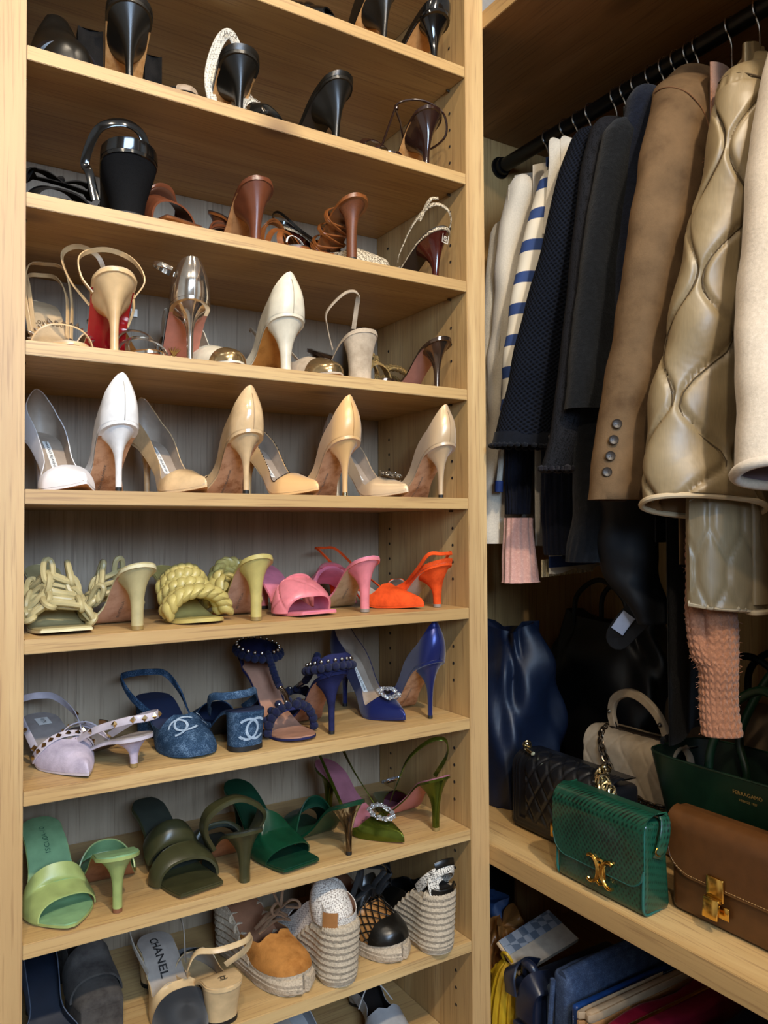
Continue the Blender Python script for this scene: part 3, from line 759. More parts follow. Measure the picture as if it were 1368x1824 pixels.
s.label('VLTN', s.y(.17), .000, .0095, INK, WHITE, .020, .026, squash=.75)
s = stud_slingback('lilac studded slingback turned round, small kitten heel forward', .2945, 1.182, .50, 'heel')
MB().box((-.034, s.y(.22)-.004, s.zt(.22)+.016), (-.030, s.y(.22)+.012, s.zt(.22)+.030)).build('strap_buckle', STEEL, s.root)

DEN = mat('washed blue denim', '294059', .85, 0, 'denim', '6f8aa6'); DENL = mat('dark blue lining', '16223f', .7); DWH = mat('bleached print', '9fb2c4', .85, 0, 'denim', 'c9d6e2')
def cmark(s, fn, r=.014, m_=None, name='bleached_emblem', wd=.0042):
    """two interlocked open rings, one mirrored"""
    mb = MB()
    for sg in (-1, 1):
        rows = []
        for k in range(25):
            a = lerp(.72, 2*pi-.72, k/24); cxx = sg*r*.42
            rows.append([fn(cxx+sg*cos(a)*rad*1.0, sin(a)*rad) for rad in (r+wd/2, r-wd/2)])
        mb.grid(rows)
    return mb.build(name, m_ or DWH, s.root, smooth=True, fix=False)
def denim_shoe(lab, X, Y, rz, facing):
    s = shoe('denim_slingback', lab, 6, X, Y, rz, facing, L=.215, H=.066, toe='round', wb=.041, ww=.029, wh=.030, seat=.95)
    s.base(DENL, DEN, BLACKSOLE); s.heel(DEN, tip=(.0275, .021), yt=.004, p=1.15, pb=1.2, pf=1.2, ue=.24, toph=.008, sq=.8)
    s.upper(DEN, DENL, ut=.66, uc=.44, tl=[(.4, .02), (.55, .026), (.7, .034)], kb=.08, hk=1.2)
    return s
s = denim_shoe('washed denim slingback, rounded toe forward with bleached ring pattern', .396, 1.170, .14, 'toe')
s.sling(DEN, .46, .02, .035, back=-.012, wd=.011, th=.003, spread=1.25, lean=.012)
for (u, f, r) in ((.80, .22, .014), (.72, -.60, .013)):
    cmark(s, lambda a, b, u=u, f=f: s.F(u-b/.205, f-a/.055, .0010, 1.2), r, wd=.0032)
s = denim_shoe('washed denim slingback turned heel forward on a chunky block heel', .4702, 1.184, .10, 'heel')
s.sling(DEN, .44, .02, .028, back=.0, wd=.012, th=.003, lean=-.03, spread=1.2)
cmark(s, lambda a, b: V((a, -(.0172+.0112*max(0, (.028+b)/.055)**1.2)-.0004+(a*a)*13, .036+b)), .0165, wd=.004)

NAV = mat('navy suede', '23264a', .8, 0, 'suede', '181a36'); PEACH = lea('peach tan insole', 'a87c66', .5)
def pompon_sandal(lab, X, Y, rz, facing):
    s = shoe('pompon_sandal', lab, 6, X, Y, rz, facing, L=.205, H=.112, toe='round', wb=.038, ww=.023)
    s.base(PEACH if facing == 'toe' else NAV, NAV, mat('tan pink sole', 'a8765e', .5, 0, 'wear', '8a5a44')); s.heel(NAV, tip=(.0052, .0052), p=4.2, pb=3)
    s.band('toe_strap', NAV, lambda f: .77-.03*abs(f), lambda f: .80-.03*abs(f), th=.003, hk=1.15)
    rnd = random.Random(5)
    g = MB(); st = MB()
    for k in range(12):
        f = lerp(-.95, .95, k/11); u = .785-.03*abs(f); g.sphere(s.F(u, f, .007, 1.15), .0078*rnd.uniform(.9, 1.1), 10); st.sphere(s.F(u-.02, f, .011, 1.15), .0032, 8)
    for k in range(7):
        f = lerp(-.7, .7, k/6); g.sphere(s.F(.72, f, .008, 1.1), .0070, 10)
    # ball chain climbing the instep
    top = s.zt(.12)+(.034 if facing == 'toe' else .016)
    T = spline([s.F(.76, .05, .008, 1.15), s.F(.66, .0, .006, 1.2), V((0, s.y(.52), s.zt(.52)+.062)), V((0, s.y(.36), s.zt(.3)+.052))], 8)
    for i in range(0, len(T), 1): (st if i < 14 else g).sphere(T[i], .0050 if i < 14 else .0068, 10)
    # ankle ring
    R = spline([V((.034*sin(a), s.y(.20)+.036*cos(a)-.006, top-.004+.010*cos(a)*-1)) for a in [2*pi*k/10 for k in range(10)]], 4, True)
    s.strap(R[::4], .014, .002, NAV, 'ankle_strap', closed=True)
    for i in range(0, 40, 2):
        p = R[i]; o = V((p.x, p.y-s.y(.2), 0)).normalized()
        g.sphere(p+o*.006-V((0, 0, .002)), .0074, 10); st.sphere(p+o*.004+V((0, 0, .0085)), .0036, 8)
    g.build('pompon_trim', mat('navy pompon wool', '20233f', .95, 0, 'fuzz'), s.root, kind='stuff'); st.build('silver_bead_trim', STEEL, s.root, kind='stuff')
    s.strap([(-.024, s.y(.10), s.zt(.1)), (-.031, s.y(.12), s.zt(.1)+.025), (-.033, s.y(.18), top-.006)], .016, .002, NAV, 'heel_cup')
    s.strap([(.024, s.y(.10), s.zt(.1)), (.031, s.y(.12), s.zt(.1)+.025), (.033, s.y(.18), top-.006)], .016, .002, NAV, 'heel_cup')
    s.strap([(-.026, s.y(.07), s.zt(.07)+.004), (-.02, s.y(0)+.004, s.zt(.07)+.018), (0, s.y(0)-.001, s.zt(.07)+.02), (.02, s.y(0)+.004, s.zt(.07)+.018), (.026, s.y(.07), s.zt(.07)+.004)], .030, .002, NAV, 'heel_cup')
    return s
s = pompon_sandal('navy pompon sandal, open toe forward with silver beads up the instep', .568, 1.166, .08, 'toe')
s = pompon_sandal('navy suede stiletto sandal heel forward with pompon ankle strap', .6276, 1.190, .08, 'heel')
NSAT = mat('royal navy satin', '0f1d5c', .25, .4, 'satin')
s = pump('pointed_pump', 'royal navy satin pump toe forward with square crystal buckle', 6, .776, 1.186, .16, 'toe', NSAT, H=.112, hs=.95)
c = s.F(.785, .0, .006); ax, ay = V((1, 0, 0)), V((0, 1, -.45)).normalized()
crystals(s, 'crystal_buckle', c, ay, ax, [(-.016, -.008), (-.015, .010), (-.003, .014), (.012, .012), (.017, .002), (.014, -.012), (.0, -.014)], CRYSTAL, 3, STEEL, .0028)
s = pump('pointed_pump', 'royal navy satin stiletto pump heel forward at the right end', 6, .8315, 1.188, .04, 'heel', NSAT, H=.114, tipm=BLACKSOLE); seam(s, mat('seam navy', '0c1747', .4))
# ------------------------------------------------------------------ row 7: the greens
LIME = lea('lime leather', '9cab68', .36); TEAL = lea('soft green insole', '83a97a', .5)
def lime_mule(lab, X, Y, rz, facing, H):
    s = shoe('lime_mule', lab, 7, X, Y, rz, facing, L=.228, H=H, toe='chisel', wb=.046, ww=.031, wh=.031, us=.26)
    s.base(TEAL, LIME, mat('warm tan sole', '9b6443', .5, 0, 'wear', '7d4b2e')); s.heel(LIME, tip=(.0068, .0068), p=4.5, pb=2.8, pf=5, tipm=mat('brown heel tip', '7a4e34', .5), ue=.22)
    s.band('vamp', LIME, lambda f: .50+.04*f*f if abs(f) < .9 else .53, lambda f: .82+.05*f-.02*f*f, th=.002, hk=.72, n=40, nv=12, lining=TEAL)
    return s
s = lime_mule('lime leather mule with pointed open toe, leftmost on its shelf', .204, 1.156, .06, 'toe', .088)
s.label('ISCUDA - / D', s.y(.26), .000, .0105, mat('green print', '2f5a44', .6), flip=-1, squash=.9)
s = lime_mule('lime leather mule turned round, slim heel forward casting a ring shadow', .2704, 1.178, -.06, 'heel', .090)

OLI = lea('olive nappa leather', '3b3a23', .33); OLIIN = lea('dark olive insole', '2d322b', .45)
def olive_mule(lab, X, Y, rz, facing):
    s = shoe('olive_mule', lab, 7, X, Y, rz, facing, L=.22, H=.088, toe='square', wb=.042, ww=.028, wh=.029, spring=.003)
    s.base(OLI if facing == 'toe' else OLIIN, OLI, mat('warm tan sole', '9b6443', .5, 0, 'wear', '7d4b2e')); s.heel(OLI, tip=(.0085, .0085), p=3.6, pb=2.6, pf=4.5, tipm=OLI)
    s.band('padded_toe_strap', OLI, lambda f: .60-.02*f, lambda f: .80-.04*f, th=.004, puff=.006, n=40, nv=12, hk=.88, lining=OLIIN)
    # raised instep strap standing up like a loop
    return s
s = olive_mule('olive mule with two padded straps and a square toe', .394, 1.166, .16, 'toe')
MB().grid([[s.ins(s.w(s.u(y))*q*.93, y, .0014) for q in (-1, -.5, 0, .5, 1)] for y in [s.y(u) for u in (.02, .06, .12, .2, .3, .4, .5, .6)]]).build('sock_lining', OLIIN, s.root)
s.band('padded_instep_strap', OLI, lambda f: .40-.03*f, lambda f: .54-.03*f, th=.004, puff=.006, n=40, nv=12, hk=.72, lining=OLIIN)
s = olive_mule('olive mule turned round, padded strap standing open above its heel', .4629, 1.172, .02, 'heel')
s.strap([(-.034, s.y(.40), s.zt(.40)), (-.050, s.y(.34), s.zt(.3)+.018), (-.044, s.y(.27), s.zt(.28)+.046), (-.004, s.y(.24), s.zt(.25)+.056), (.038, s.y(.27), s.zt(.28)+.038), (.048, s.y(.33), s.zt(.3)+.018), (.034, s.y(.40), s.zt(.40))], .026, .007, OLI, 'padded_instep_strap', ref=lambda p: V((p.x, .0, p.z-s.zt(.3)-.022)))

GRN = lea('bottle green leather', '0b3a24', .34); GRNIN = lea('dark green insole', '0d3826', .4)
def horn_mat():
    m_, nt, b, nd, lk = nodes('streaked horn'); v = coords(nt, (60, 60, 9))
    t = N(nt, 'ShaderNodeTexNoise', Scale=1.6, Detail=3, Distortion=.6); lk.new(v, t.inputs['Vector'])
    lk.new(ramp(nt, t.outputs['Fac'], [(.40, lin('191008')), (.52, lin('4a3218')), (.66, lin('c2a271'))]), b.inputs['Base Color']); b.inputs['Roughness'].default_value = .15; return m_
HORN = horn_mat()
s = shoe('green_mule', 'bottle green leather mule with square open toe forward', 7, .558, 1.160, .16, 'toe', L=.228, H=.092, toe='square', wb=.041, ww=.029, wh=.028)
s.base(GRNIN, GRN, BLACKSOLE); s.heel(GRN, tip=(.006, .006), p=2.6)
fold = lambda f, v: .0035*exp(-((f-.25-.3*v)/.10)**2)*sin(pi*v)+.0028*exp(-((f+.35+.2*v)/.12)**2)*sin(pi*v)
s.band('vamp', GRN, lambda f: .42+.17*abs(f-.3), lambda f: .86-.05*f*f, th=.0022, hk=.78, n=44, nv=14, lining=GRNIN, disp=fold)
s = shoe('green_mule', 'bottle green mule turned round on a streaked horn heel', 7, .6501, 1.172, .12, 'heel', L=.215, H=.098, toe='square', wb=.040, ww=.027, wh=.028)
s.base(GRNIN, GRN, GRN); s.heel(HORN, tip=(.0052, .0052), p=3.2, pb=2.4, pf=4, name='horn_heel', tipm=BLACKSOLE)
s.band('vamp', GRN, lambda f: .50+.08*(f-.15)**2, lambda f: .86, th=.0022, hk=.9, n=44, nv=14, lining=GRNIN, disp=fold)

OLM = mat('olive mirror leather', '5b6620', .2, .75, 'metal'); ROSE = lea('dusty rose leather', 'a8626a', .4); ROSEIN = lea('plum rose insole', '99616d', .42)
def olive_sling(lab, X, Y, rz, facing):
    s = shoe('metallic_slingback', lab, 7, X, Y, rz, facing, L=.222, H=.106, toe='long', wb=.038)
    s.base(ROSEIN, OLM, mat('rose pink sole', 'c27a72', .45)); s.heel(OLM, tip=(.0058, .0058), p=4, pb=2.6, pf=5, tipm=mat('tan heel tip', '8d7544', .5), sq=.6)
    s.upper(OLM, mat('dark plum lining', '4a2028', .4), ut=.70, uc=.55, tl=[(.5, .014), (.6, .018), (.7, .024)], kb=.06, hk=.85)
    return s
s = olive_sling('olive metallic slingback, sharp toe forward under a round crystal buckle', .752, 1.156, .26, 'toe')
s.sling(OLM, .54, .012, .050, back=-.006, wd=.006)
c = s.F(.765, .02, .006, .85); ax, ay = V((1, 0, 0)), V((0, 1, -.30)).normalized()
crystals(s, 'crystal_buckle', c, ay, ax, [(-.017, -.012), (-.016, .012), (-.005, .021), (.007, .020), (.017, .010), (.017, -.012), (.005, -.021), (-.007, -.020)], CRYSTAL, 8, STEEL, .0033)
s = olive_sling('olive metallic slingback turned heel forward at the right end', .8369, 1.180, .10, 'heel')
s.strap([(-.032, s.y(.55), s.zt(.5)+.010), (-.040, s.y(.40), s.zt(.3)+.010), (-.036, s.y(.28), s.zt(.1)+.032), (-.012, s.y(.14), s.zt(.1)+.066), (.012, s.y(.06), s.zt(.1)+.068), (.027, s.y(.12), s.zt(.1)+.034), (.028, s.y(.28), s.zt(.25)+.004)], .008, .0018, OLM, 'slingback_strap')
c = s.F(.74, .0, .008, 1.1); crystals(s, 'crystal_buckle', c, V((0, 1, -.5)).normalized(), V((1, 0, 0)), [(-.014, -.010), (-.004, .015), (.006, .015), (.014, -.008), (.0, -.015)], CRYSTAL, 9, STEEL, .0033)

# ------------------------------------------------------------------ row 8: block heels and espadrille wedges
GSU = mat('blue grey suede', '4d5563', .85, 0, 'suede'); NLIN = lea('dark navy lining', '141c2a', .5)
s = shoe('suede_pump', 'blue grey suede pump with deep navy lining against the left post', 8, .191, 1.152, .02, 'toe', L=.225, H=.085, toe='almond', wb=.042, hs=1.15)
s.base(NLIN, GSU, BLACKSOLE); s.upper(GSU, NLIN, ut=.80, hk=.9); s.heel(GSU, tip=(.016, .014), p=1.6)
CSU = mat('charcoal suede', '4a4642', .85, 0, 'suede', '2e2a28')
s = shoe('platform_mule', 'charcoal suede peep-toe shoe on a chunky square platform', 8, .262, 1.232, .04, 'toe', L=.215, H=.105, plat=.034, toe='square', wb=.036, ww=.030, wh=.030)
s.base(mat('black insole', '1a1715', .6), CSU, BLACKSOLE); s.heel(CSU, tip=(.026, .022), p=1.0, pb=1, pf=1.2)
s.band('vamp', CSU, lambda f: .50, lambda f: .83, th=.003, hk=.92, n=34, nv=10, lining=mat('black lining', '151312', .7))
s.upper(CSU, mat('black lining', '151312', .7), ut=.60, uc=.30, tl=[(.3, .02), (.5, .03), (.6, .035)], hk=.85)
BEI = lea('warm beige leather', 'd2b384', .36); GRO = mat('black grosgrain', '23262a', .7, 0, 'satin'); BEIN = lea('grey beige insole', 'a59b90', .5)
def cap_sling(lab, X, Y, rz, facing):
    s = shoe('captoe_slingback', lab, 8, X, Y, rz, facing, L=.222, H=.066, toe='almond', wb=.041, ww=.030, wh=.030, seat=.95)
    s.base(BEIN if facing == 'toe' else BEI, BEI, BLACKSOLE)
    s.heel(BEI, tip=(.024, .019), yt=.006, p=1.25, pb=1.3, pf=1.3, ue=.25, toph=.007, sq=.85)
    s.upper(BEI, BEIN, ut=.62, uc=.40, tl=[(.4, .016), (.5, .020), (.66, .03)], kb=.09, hk=1.15)
    s.band('toe_cap', GRO, lambda f: .74-.03*abs(f)**1.5, 1.0, th=.0012, off=.0004, hk=1.15, n=34, nv=12)
    return s
s = cap_sling('beige slingback with a black cap toe and large lettering on its insole', .372, 1.142, .02, 'toe')
s.sling(lea('grey beige strap', 'a89c8c', .4), .42, .016, .050, back=-.014, wd=.006, spread=1.25)
s.label('CHANEL', s.y(.26), .003, .0185, mat('black insole print', '1f1d1c', .6), squash=1.0, bold=.0002)
s = cap_sling('beige slingback turned round on a thick flared block heel', .426, 1.168, .06, 'heel')
s.sling(BEI, .40, .012, .042, back=.030, wd=.009, th=.002, spread=1.45, lean=.016)
cmark(s, lambda a, b: s.ins(a, s.y(.13)+b, .0016), .0052, INK, 'printed_emblem', .0014)

JUT = mat('pale jute rope', 'bdab92', .9, 0, 'jute'); JUTG = mat('natural jute rope', 'b7a78f', .9, 0, 'jute')
def wedge(s, m_, coils=8, r=.0062, u1=.70, grow=.003):
    """rope-wound wedge: one coil above the other under the sole, and a rope foxing round the toe"""
    core = MB(); rows = []
    for u in [0, .01, .03, .07, .12, .2, .3, .4, .5, .6, .7, .8, .9, .97, 1]:
        ww = s.w(u)*1.03; z = s.zt(u)-.004; rows.append([(s.cx(u)-ww, s.y(u), z), (s.cx(u)+ww, s.y(u), z), (s.cx(u)+ww*.94, s.y(u), .0006), (s.cx(u)-ww*.94, s.y(u), .0006)])
    core.grid(rows, cv=True, cap=True); core.build('wedge_core', m_, s.root)
    top = s.zt(0)-.006; step = top/coils
    for k in range(coils):
        z = (k+.5)*step+(.0018 if k == 0 else .0006); ue = next((u/100 for u in range(2, 100) if s.zt(u/100)-.004 < z+step*.4), 1.0)
        sh_ = 1.0-.09*(1-z/top)-.15
        full = ue >= .98
        us = [ue*(j/26)**1.6 for j in range(26, -1, -1)]
        L_ = [V((s.cx(u)-(s.w(u)*sh_+grow*.4), s.y(u)+(.006*(1-z/top)*(1-u)), z)) for u in us]; R_ = [V((s.cx(u)+(s.w(u)*sh_+grow*.4), s.y(u)+(.006*(1-z/top)*(1-u)), z)) for u in us[::-1]]
        zz_ = max(z, step*.93+.0006)
        for q_ in L_+R_: q_.z = zz_
        P = L_+R_[1:]
        rad = [step*.88*(1+.05*sin(i*2.1)) for i in range(len(P))]
        MB().tube(P, rad, 8).build('rope_coil', m_, s.root)
def espadrille(lab, X, Y, rz, facing, H, up, lining, plat=.026, **kw):
    s = shoe('espadrille_wedge', lab, 8, X, Y, rz, facing, L=.222, H=H, plat=plat, toe='round', wb=.041, ww=.034, wh=.031, seat=.94, th=.002, spring=.006, **kw)
    s.base(lining, JUT, BLACKSOLE); return s
TSU = mat('tan suede', 'b0763a', .8, 0, 'suede', '8c5623'); TLIN = lea('brown leather lining', '8a5f45', .5); LACE = mat('brown suede lace', '7d5f47', .8, 0, 'suede')
CANV = mat('ivory woven canvas', 'd8d0c4', .8, 0, 'weave', '8a7d72')
s = espadrille('tan suede espadrille wedge with tied laces, toe forward', .562, 1.166, .24, 'toe', .100, TSU, TLIN)
wedge(s, JUT); s.upper(TSU, TLIN, ut=.66, uc=.42, tl=[(.4, .02), (.55, .032), (.7, .042)], kb=.07, hk=1.05)
rnd = random.Random(3)
eye = [(.56, .55), (.56, -.55), (.50, .62), (.50, -.62)]
E_ = [s.F(u, f, .003, 1.3) for u, f in eye]; top = V((0, s.y(.44), s.zt(.44)+.075))
for a, b, lift in ((0, 3, .016), (1, 2, .018), (0, 1, .012), (2, 3, .02)):
    mid = (E_[a]+E_[b])/2+V((0, .004, lift)); MB().ribbon(spline([E_[a], mid, E_[b]], 8), .0055, .0016, lambda p: V((0, .3, 1))).build('lace', LACE, s.root)
k = s.F(.58, 0, .022, 1.3)
for sx, sy, dz, q in ((-1, 1, .012, .024), (1, .6, .014, .026), (-.8, -.6, .024, .030), (.9, -.8, .030, .034)):
    MB().ribbon(spline([k, k+V((sx*q*.5, sy*.010, dz)), k+V((sx*q, sy*.016, dz*.7)), k+V((sx*q*.9, sy*.022, dz*.1)), k+V((sx*q*.25, sy*.006, .002))] if sy > 0 else [k, k+V((sx*q*.4, sy*.012, dz)), k+V((sx*q*.9, sy*.03, dz*1.2))], 7), .005, .0016, lambda p: V((0, .3, 1))).build('lace', LACE, s.root)
s = espadrille('rope wedge espadrille heel forward with ivory woven canvas heel cup', .6306, 1.174, .06, 'heel', .103, CANV, TLIN)
wedge(s, JUTG, 9); s.upper(CANV, TLIN, ut=.66, tl=[(0, .012), (.06, .02), (.2, .036), (.4, .034), (.6, .036), (.75, .04)], hk=1.15)
cr = []
for i in range(15):
    a = pi/2*i/14; k_ = max(.02, cos(a)**.7)*(1+.10*sin(2*a))
    cr.append([V((.035*k_*cos(t)*(1 if sin(t) < .3 else 1), .016+.040*k_*sin(t)+.018*sin(a), s.zt(.06)-.006+.058*sin(a)-.012*max(0, cos(t))*cos(a)*(1 if sin(t) < 0 else 0))) for t in [2*pi*k/40 for k in range(40)]])
MB().grid(cr, cv=True, cap=True).build('canvas_heel_cup', CANV, s.root, ang=70)
MB().grid([[s.F(u, f, .003, 1.0)+V((0, -.002, -.006)) for f in (-.99, -.93, -.87, -.8)] for u in (.015, .03, .05, .08, .11)]).build('leather_patch', lea('cognac patch', '9c6a3c', .4), s.root)
BLK = lea('black leather', '15130f', .3); BLKL = mat('black lining', '151312', .7)
s = espadrille('black mesh espadrille wedge, netted toe with leather cap', .750, 1.162, .22, 'toe', .092, BLK, TLIN, plat=.024)
wedge(s, JUT); s.band('toe_cap', BLK, lambda f: .86-.05*abs(f), 1.0, th=.0016, hk=1.2, n=34, nv=8)
net = MB()
for k in range(13):
    for sg in (-1, 1):
        P = [s.F(lerp(.58, .90, t/14), lerp(-1.25, 1.25, k/12)+sg*.42*(t/14-.5)*1.6, .001, 1.2) for t in range(15) if abs(lerp(-1.25, 1.25, k/12)+sg*.42*(t/14-.5)*1.6) <= 1]
        if len(P) > 2: net.tube(P, .0012, 5)
net.build('net_vamp', BLK, s.root, kind='stuff')
s.upper(lea('tan lining', 'a8743f', .5), BLKL, ut=.60, uc=.36, tl=[(.3, .02), (.5, .03), (.66, .04)], kb=.06, hk=1.10)
s.band('collar_band', BLK, .42, .60, th=.002, hk=1.16, n=30, nv=5)
for q in range(5):
    a = rnd.uniform(-.3, .3); MB().ribbon(spline([s.F(.62, a, .004, 1.25), s.F(.56, a*2, .018, 1.3), s.F(.48+.03*q, a*3-.3+.15*q, .030, 1.4), s.F(.44, a*2+.2, .036, 1.45)], 6), .010, .002, lambda p: V((0, .4, 1))).build('lace', BLKL, s.root)
CHK = mat('white and black woven raffia', 'd9d2c4', .8, 0, 'weave', '2b2622')
s = espadrille('rope wedge with black strap and woven raffia heel piece at the right end', .8261, 1.166, .04, 'heel', .112, BLK, BLKL)
wedge(s, JUTG, 10); s.upper(BLK, BLKL, ut=.66, uc=.34, tl=[(.3, .03), (.5, .036), (.66, .046)], kb=.06, hk=1.2)
sl = s.strap([(-.030, s.y(.20), s.zt(.2)), (-.030, s.y(.08), s.zt(.1)+.022), (-.018, s.y(0)+.002, s.zt(.05)+.036), (0, s.y(0)-.001, s.zt(.05)+.040), (.018, s.y(0)+.002, s.zt(.05)+.036), (.030, s.y(.08), s.zt(.1)+.022), (.030, s.y(.20), s.zt(.2))], .017, .0025, CHK, 'raffia_heel_strap')
s.strap([(-.020, s.y(.02), s.zt(.05)-.002), (-.022, s.y(.03), s.zt(.05)+.018), (-.012, s.y(0)+.002, s.zt(.05)+.030)], .020, .0022, CHK, 'raffia_heel_piece')
s.strap([(-.026, s.y(.04), s.zt(.05)+.002), (-.012, s.y(0)-.002, s.zt(.05)-.001), (.012, s.y(0)-.002, s.zt(.05)-.001), (.027, s.y(.04), s.zt(.05)+.002)], .014, .004, BLK, 'heel_binding')
s.strap([(-.020, s.y(.02), s.zt(.05)+.046), (0, s.y(0), s.zt(.05)+.050), (.022, s.y(.02), s.zt(.05)+.046)], .013, .003, BLK, 'topline_binding')

# row 9, only its tops in view
GSL = lea('cool grey leather', 'a3a3a2', .4)
s = shoe('grey_slingback', 'cool grey slingback on the lowest shelf in view', 9, .662, 1.172, .24, 'toe', L=.22, H=.062, toe='almond', wb=.039)
s.base(GSL, GSL, BLACKSOLE); s.heel(GSL, tip=(.012, .012), p=1.6); s.upper(GSL, lea('grey lining', '8b8d90', .5), ut=.66, tl=[(0, .058), (.1, .05), (.25, .03), (.5, .024), (.7, .03)])
s = shoe('bow_flat', 'grey shoe with a thin cord bow on the lowest shelf in view', 9, .775, 1.19, -.12, 'toe', L=.235, H=.040, toe='round', wb=.041, wh=.030)
s.base(lea('black insole leather', '1c1a19', .5), GSL, BLACKSOLE); s.upper(GSL, BLKL, ut=.62, uc=.20, tl=[(.2, .02), (.4, .024), (.6, .03)], hk=1.15); s.heel(GSL, tip=(.024, .02), p=1)
sv = mat('pale silver cord', 'b9b6b0', .4)
kx = V((0, s.y(.36), s.zt(.3)+.045))
for pts in ([(-.036, s.y(.44), s.zt(.4)+.014), (-.02, s.y(.40), s.zt(.4)+.036), kx, (.02, s.y(.40), s.zt(.4)+.036), (.036, s.y(.44), s.zt(.4)+.014)], [kx, kx+V((-.02, .004, .016)), kx+V((-.036, .006, .008)), kx+V((-.018, .002, -.002)), kx], [kx, kx+V((.02, .004, .016)), kx+V((.036, .006, .008)), kx+V((.018, .002, -.002)), kx], [kx, kx+V((.008, .016, .010)), kx+V((.020, .03, .004))], [kx, kx+V((-.012, .012, .014)), kx+V((-.016, .03, .018))]):
    MB().tube(spline(pts, 7), .0013, 6).build('cord_bow', sv, s.root)
# ------------------------------------------------------------------ row 3: nudes, silver, cream and glitter
NUDE = lea('nude leather', 'd9b583', .3); RED = mat('red lacquered sole', 'a50f1e', .12, 0, None, coat=.5); NIN = lea('nude insole', 'cbb08a', .45)
SPK = mat('silver spikes', 'e2ddd4', .35, 1, 'metal')
s = shoe('spike_sandal', 'nude strappy sandal with silver spikes across its toe strap', 3, .208, 1.168, .13, 'toe', L=.205, H=.115, toe='almond', wb=.043, ww=.026, wh=.028)
s.base(NIN, NUDE, RED); s.heel(NUDE, tip=(.0048, .0048), p=3)
s.band('toe_strap', NUDE, lambda f: .74-.06*abs(f)**2, lambda f: .78-.06*abs(f)**2, th=.002, hk=1.0, n=30, nv=3)
g = []
for k in range(17):
    f = lerp(-.96, .96, k/16)
    for du in (0, .018):
        u = .745+du-.06*abs(f)**2; p = s.F(u, f, .001, 1.0); o = (p-V((0, s.y(u), s.zt(u)-.012))).normalized()
        big = (k % 4 == 2 and du == 0)
        MB().cone(p, o, .0046 if big else .0034, .009 if big else .005, 8, r2=.0003).build('spike', SPK, s.root)
s.label('Louboutin', s.y(.36), -.004, .0125, mat('brown script print', '7d6343', .6), along=False, flip=1)
for hz, yy, sx in ((.062, .16, 1.0), (.048, .08, .8)):
    s.strap([(-.030*sx, s.y(.45), s.zt(.45)), (-.036*sx, s.y(.36), s.zt(.3)+.03), (-.030*sx, s.y(yy+.1), s.zt(.1)+hz*.85), (-.006, s.y(yy), s.zt(.1)+hz), (.022*sx, s.y(yy+.06), s.zt(.1)+hz*.8), (.034*sx, s.y(.36), s.zt(.3)+.03), (.030*sx, s.y(.45), s.zt(.45))], .0065, .002, NUDE, 'ankle_strap')
s = shoe('red_sole_sandal', 'nude stiletto sandal heel forward with glossy red sole and looped straps', 3, .262, 1.168, -.04, 'heel', L=.205, H=.118, toe='almond', wb=.039, ww=.028, wh=.031)
s.base(NIN, NUDE, RED); s.heel(NUDE, tip=(.0058, .0058), p=3.8, pb=2.2, tipm=NUDE, ue=.36, k=1.03)
s.strap([(-.028, s.y(.20), s.zt(.2)-.012), (-.044, s.y(.22), s.zt(.2)+.012), (-.043, s.y(.26), .142), (-.006, s.y(.30), .160), (.030, s.y(.24), .146), (.045, s.y(.18), s.zt(.2)+.016), (.030, s.y(.20), s.zt(.2)-.012)], .0075, .0022, NUDE, 'ankle_strap')
s.strap([(-.029, s.y(.30), s.zt(.3)-.006), (-.056, s.y(.34), .110), (-.064, s.y(.42), .150), (-.040, s.y(.50), .172), (-.010, s.y(.54), .164), (.004, s.y(.54), .130)], .0075, .0022, NUDE, 'ankle_strap')
s.strap([(.030, s.y(.42), s.zt(.4)), (.040, s.y(.44), s.zt(.4)+.03), (.040, s.y(.46), s.zt(.4)+.062)], .004, .0015, NUDE, 'buckle_strap')
MB().box((.036, s.y(.46)-.003, s.zt(.4)+.020), (.046, s.y(.46)+.003, s.zt(.4)+.032)).build('buckle', GUN, s.root)
s.band('toe_strap', NUDE, .66, .84, th=.002, hk=1.1)

SILV = mat('silver mirror leather', 'cfc4b6', .12, .95, 'metal'); BRONZEIN = mat('bronze mirror insole', '9b6c3c', .3, .6, 'metal'); SALM = lea('salmon sole', 'c67d66', .4)
s = shoe('silver_sandal', 'silver thin-strapped sandal with bronze insole, toe forward', 3, .322, 1.164, .22, 'toe', L=.205, H=.095, toe='almond', wb=.040, ww=.025)
s.base(BRONZEIN, SILV, SALM); s.heel(SILV, tip=(.005, .005), p=3)
for a, b_, hk in ((.86, .76, .75), (.74, .86, .85), (.60, .74, 1.0)):
    s.band('toe_strap', SILV, lambda f, a=a, b_=b_: lerp(a, b_, (f+1)/2), lambda f, a=a, b_=b_: lerp(a, b_, (f+1)/2)+.028, th=.0022, hk=hk, n=30, nv=3)
s = shoe('silver_sandal', 'silver mirror stiletto with closed heel cup and salmon sole', 3, .374, 1.168, -.08, 'heel', L=.205, H=.095, toe='almond', wb=.037, ww=.028, wh=.030)
s.base(BRONZEIN, SILV, SALM); s.heel(SILV, tip=(.0048, .0048), p=5, pb=2.6, tipm=SILV)
s.upper(SILV, lea('grey lining', '8b8d90', .5), ut=.50, tl=[(0, .062), (.06, .060), (.16, .046), (.28, .010), (.5, .004)], kb=.01)
s.band('toe_strap', SILV, .66, .76, th=.002)
seam(s, mat('seam silver', 'efeae2', .2, .9))
